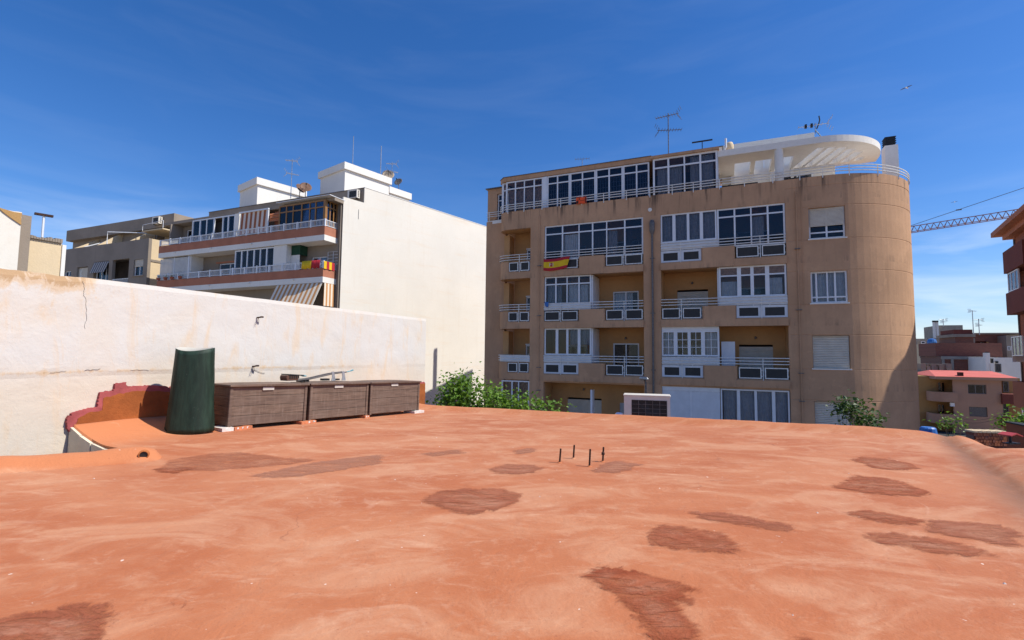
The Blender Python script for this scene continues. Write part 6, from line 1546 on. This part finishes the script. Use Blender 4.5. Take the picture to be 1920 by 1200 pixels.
tw_ = thing('garden_wall', 'low brick garden wall with a pale tile coping beyond the right hand kerb', 'wall', tuple(at_y(1828, 860, 11.2)), -.1)
o_ = tw_.location.copy(); top = at_y(1850, 808, 11.2).z - o_.z; ww_ = (at_y(1885, 808, 11.2) - at_y(1828, 808, 11.2)).length
MB().box(0, ww_, 0, .22, -3, top - .04).build('brick_core', 'brick', tw_)
for k in range(8): MB().box(ww_ * k / 8, ww_ * (k + 1) / 8 - .008, -.03, .25, top - .038, top + (.006 if k % 2 else 0)).build('coping_tile', 'cream', tw_)
nb = 0
for rr_ in range(4):
    for k in range(11):
        x = ww_ * (k + (.5 if rr_ % 2 else 0)) / 11; MB().box(x + .004, min(ww_, x + ww_ / 11 - .006), -.012 - .006 * (k % 3 == 0), -.001, top - .11 - rr_ * .07, top - .05 - rr_ * .07).build('brick', 'clay' if (k * 3 + rr_) % 5 else 'brickband', tw_, fix=False)
rp_ = at_y(1895, 838, 7.6)
rb = thing('red_stool', 'small red tin seat on a dark foot on the side terrace', 'stool', (rp_.x, rp_.y, -.22), .2)
mb = MB(); mb.prism([[(-.11, .14), (0, .175), (.12, .13), (.12, .115), (0, .155), (-.11, .125)]], -.09, .09, 'y'); mb.build('seat', 'redtin', rb)
mb = MB(); mb.tube([(0, 0, .01), (0, 0, .15)], .018, 8); mb.box(-.09, .12, -.05, .05, 0, .018); mb.build('foot', 'black', rb)
q = at_y(1938, 838, 9.6)
bn = thing('planter', 'brown rendered planter box with a dark sloping lid at the right edge', 'planter', (q.x, q.y, -3), -.35)
h_ = at_y(1897, 800, 9.6).z + 3; mb = MB(); mb.prism([[(-.12, 0), (1.6, 0), (1.6, h_ - .12), (-.12, h_)]], 0, .6, 'y'); mb.build('walls', 'redwall', bn)
mb = MB(); mb.prism([[(-.14, h_ + .002), (1.62, h_ - .118), (1.62, h_ - .09), (-.14, h_ + .03)]], -.03, .63, 'y'); mb.build('lid', 'black', bn)
mb = MB(); g = at_y(1740, 803, 12); mb.lathe([(.001, -.62), (.16, -.62), (.18, -.45), (.18, -.12), (.16, 0), (.13, .03), (.001, .03)], 14, (g.x, g.y, g.z)); tag(MB().box(g.x - .9, g.x + 1.4, g.y - .8, g.y + 1.6, GROUND, g.z - .62).build('yard_roof', 'cement'), kind='structure'); tag(mb.build('plastic_barrel', 'blue'), 'blue plastic barrel in the gap beside the tan tower', 'barrel')

# ------------------------------------------------------------------ trees: trunk, branches and many leaf faces
def tree(name, label, base, blobs, nleaf, size, mat, trunk, group=None, seed=0, cat='tree'):
    t = thing(name, label, cat, base, 0, group); r_ = random.Random(seed); b = Vector(base)
    mb = MB()
    top = Vector(blobs[0][0]) - b
    mb.tube([(0, 0, 0), top * .35 + Vector((.06, .03, 0)), top * .75, top], [trunk, trunk * .8, trunk * .5, trunk * .2], 7); mb.build('trunk', 'bark', t, smooth=True)
    mb = MB()
    for c, r3 in blobs:
        c = Vector(c) - b
        for k in range(5):
            s = top * r_.uniform(.35, .9); e = c + Vector((r_.uniform(-1, 1) * r3[0], r_.uniform(-1, 1) * r3[1], r_.uniform(-.3, 1) * r3[2])) * .8
            mb.tube([s, s.lerp(e, .5) + Vector((0, 0, .04)), e], [trunk * .35, trunk * .2, trunk * .07], 5)
    mb.build('branches', 'bark', t, fix=False)['kind'] = 'stuff'
    mb = MB(); tone = []
    vol = [q[1][0] * q[1][1] * q[1][2] for q in blobs]; tot = sum(vol)
    for (c, r3), v_ in zip(blobs, vol):
        c = Vector(c) - b; nn = int(nleaf * v_ / tot); ncl = max(4, nn // 22); cl = []
        for k in range(ncl):
            while True:
                p = Vector((r_.uniform(-1, 1), r_.uniform(-1, 1), r_.uniform(-1, 1)))
                if .25 < p.length < 1.12: break
            cl.append((c + Vector((p.x * r3[0], p.y * r3[1], p.z * r3[2])), r_.uniform(.1, 1)))
        for k in range(nn):
            cc, tn = cl[r_.randrange(ncl)]
            p = cc + Vector((r_.gauss(0, 1), r_.gauss(0, 1), r_.gauss(0, .8))) * size * 1.7
            s = size * r_.uniform(.6, 1.25)
            d = Vector((r_.gauss(0, 1), r_.gauss(0, 1), r_.gauss(-.2, .7))).normalized(); up_ = Vector((r_.gauss(0, .5), r_.gauss(0, .5), 1)); sd_ = d.cross(up_).normalized() * s * .42
            m = p + d * s * .55 + Vector((0, 0, s * .08)); e = p + d * s - Vector((0, 0, s * .12))
            mb.add([p, m + sd_, e, m - sd_], [(0, 1, 2, 3)]); v = min(1, max(0, tn * .6 + r_.uniform(0, .4))); tone += [v] * 4
    o = mb.build('crown', mat, t, fix=False); o['kind'] = 'stuff'
    at = o.data.attributes.new('tone', 'FLOAT', 'POINT'); at.data.foreach_set('value', tone)
    return t
def blob(px, py, d, rx, ry, rz): g = at_y(px, py, d); return ((g.x, g.y, g.z), (rx, ry, rz))
def base(px, d): g = at_y(px, 800, d); return (g.x, g.y, GROUND)
tree('fig_tree', 'bushy fig tree in front of the blank side wall, left of the tan block', base(860, 13.2), [blob(862, 740, 13.2, .40, .42, .38), blob(836, 752, 13.1, .25, .3, .2), blob(880, 722, 13.3, .2, .3, .2), blob(852, 716, 13.2, .22, .25, .18), blob(866, 775, 13.2, .5, .45, .3)], 2300, .10, 'leaf', .06, 'fig trees beyond the far roof edge', 1)
tree('fig_tree', 'pale green fig tree trailing to the right across the foot of the tan block', base(940, 12.8), [blob(930, 753, 12.8, .34, .38, .27), blob(965, 760, 12.6, .33, .35, .22), blob(1002, 764, 12.4, .30, .3, .15), blob(1040, 768, 12.2, .22, .25, .10), blob(915, 740, 13, .24, .3, .22), blob(955, 790, 12.6, .6, .4, .22)], 2000, .10, 'leaf', .05, 'fig trees beyond the far roof edge', 2)
tree('sapling', 'small dark leafed tree in front of the tan tower beyond the roof edge', base(1583, 10.6), [blob(1594, 762, 10.6, .20, .2, .13), blob(1616, 785, 10.6, .17, .2, .10), blob(1642, 790, 10.6, .16, .2, .09), blob(1580, 768, 10.6, .12, .12, .08)], 620, .085, 'leafd', .025, None, 3)
tree('shrub', 'thin light green shrub behind the roof corner beside the street', base(1790, 13.5), [blob(1788, 793, 13.5, .11, .15, .10), blob(1803, 785, 13.5, .06, .1, .09), blob(1778, 797, 13.5, .07, .1, .05)], 120, .085, 'leaf', .03, None, 4, 'shrub')
tree('shrub', 'bright green shrub at the right edge above the brown planter', base(1908, 13.0), [blob(1905, 797, 13, .26, .3, .16), blob(1892, 808, 13, .14, .2, .1), blob(1925, 795, 13, .3, .3, .2)], 520, .10, 'leaf', .03, None, 5, 'shrub')

# ------------------------------------------------------------------ two birds in the sky
for px, py, d, lab, sz in ((1700, 165, 45, 'pale gull gliding high above the right end of the tan block', .5), (1790, 379, 60, 'tiny bird above the crane jib', .35)):
    g = at_y(px, py, d); t = thing('bird', lab, 'bird', tuple(g), .4)
    mb = MB(); mb.tube([(-.5 * sz, 0, 0), (-.25 * sz, 0, .02), (0, 0, .03), (.3 * sz, 0, 0.01), (.45 * sz, 0, -.01)], [.02 * sz, .09 * sz, .13 * sz, .08 * sz, .01], 8); mb.build('body', 'frame', t, smooth=True)
    for s in (-1, 1): mb = MB(); mb.add([(.12 * sz, 0, .05), (-.16 * sz, 0, .05), (-.2 * sz, s * .5 * sz, .12 * sz), (-.22 * sz, s * sz, .02), (-.12 * sz, s * sz, .02), (.1 * sz, s * .5 * sz, .12 * sz)], [(0, 1, 2, 5), (5, 2, 3, 4)]); o = mb.build('wing', 'dmetal', t, fix=False); md = o.modifiers.new('thick', 'SOLIDIFY'); md.thickness = .015
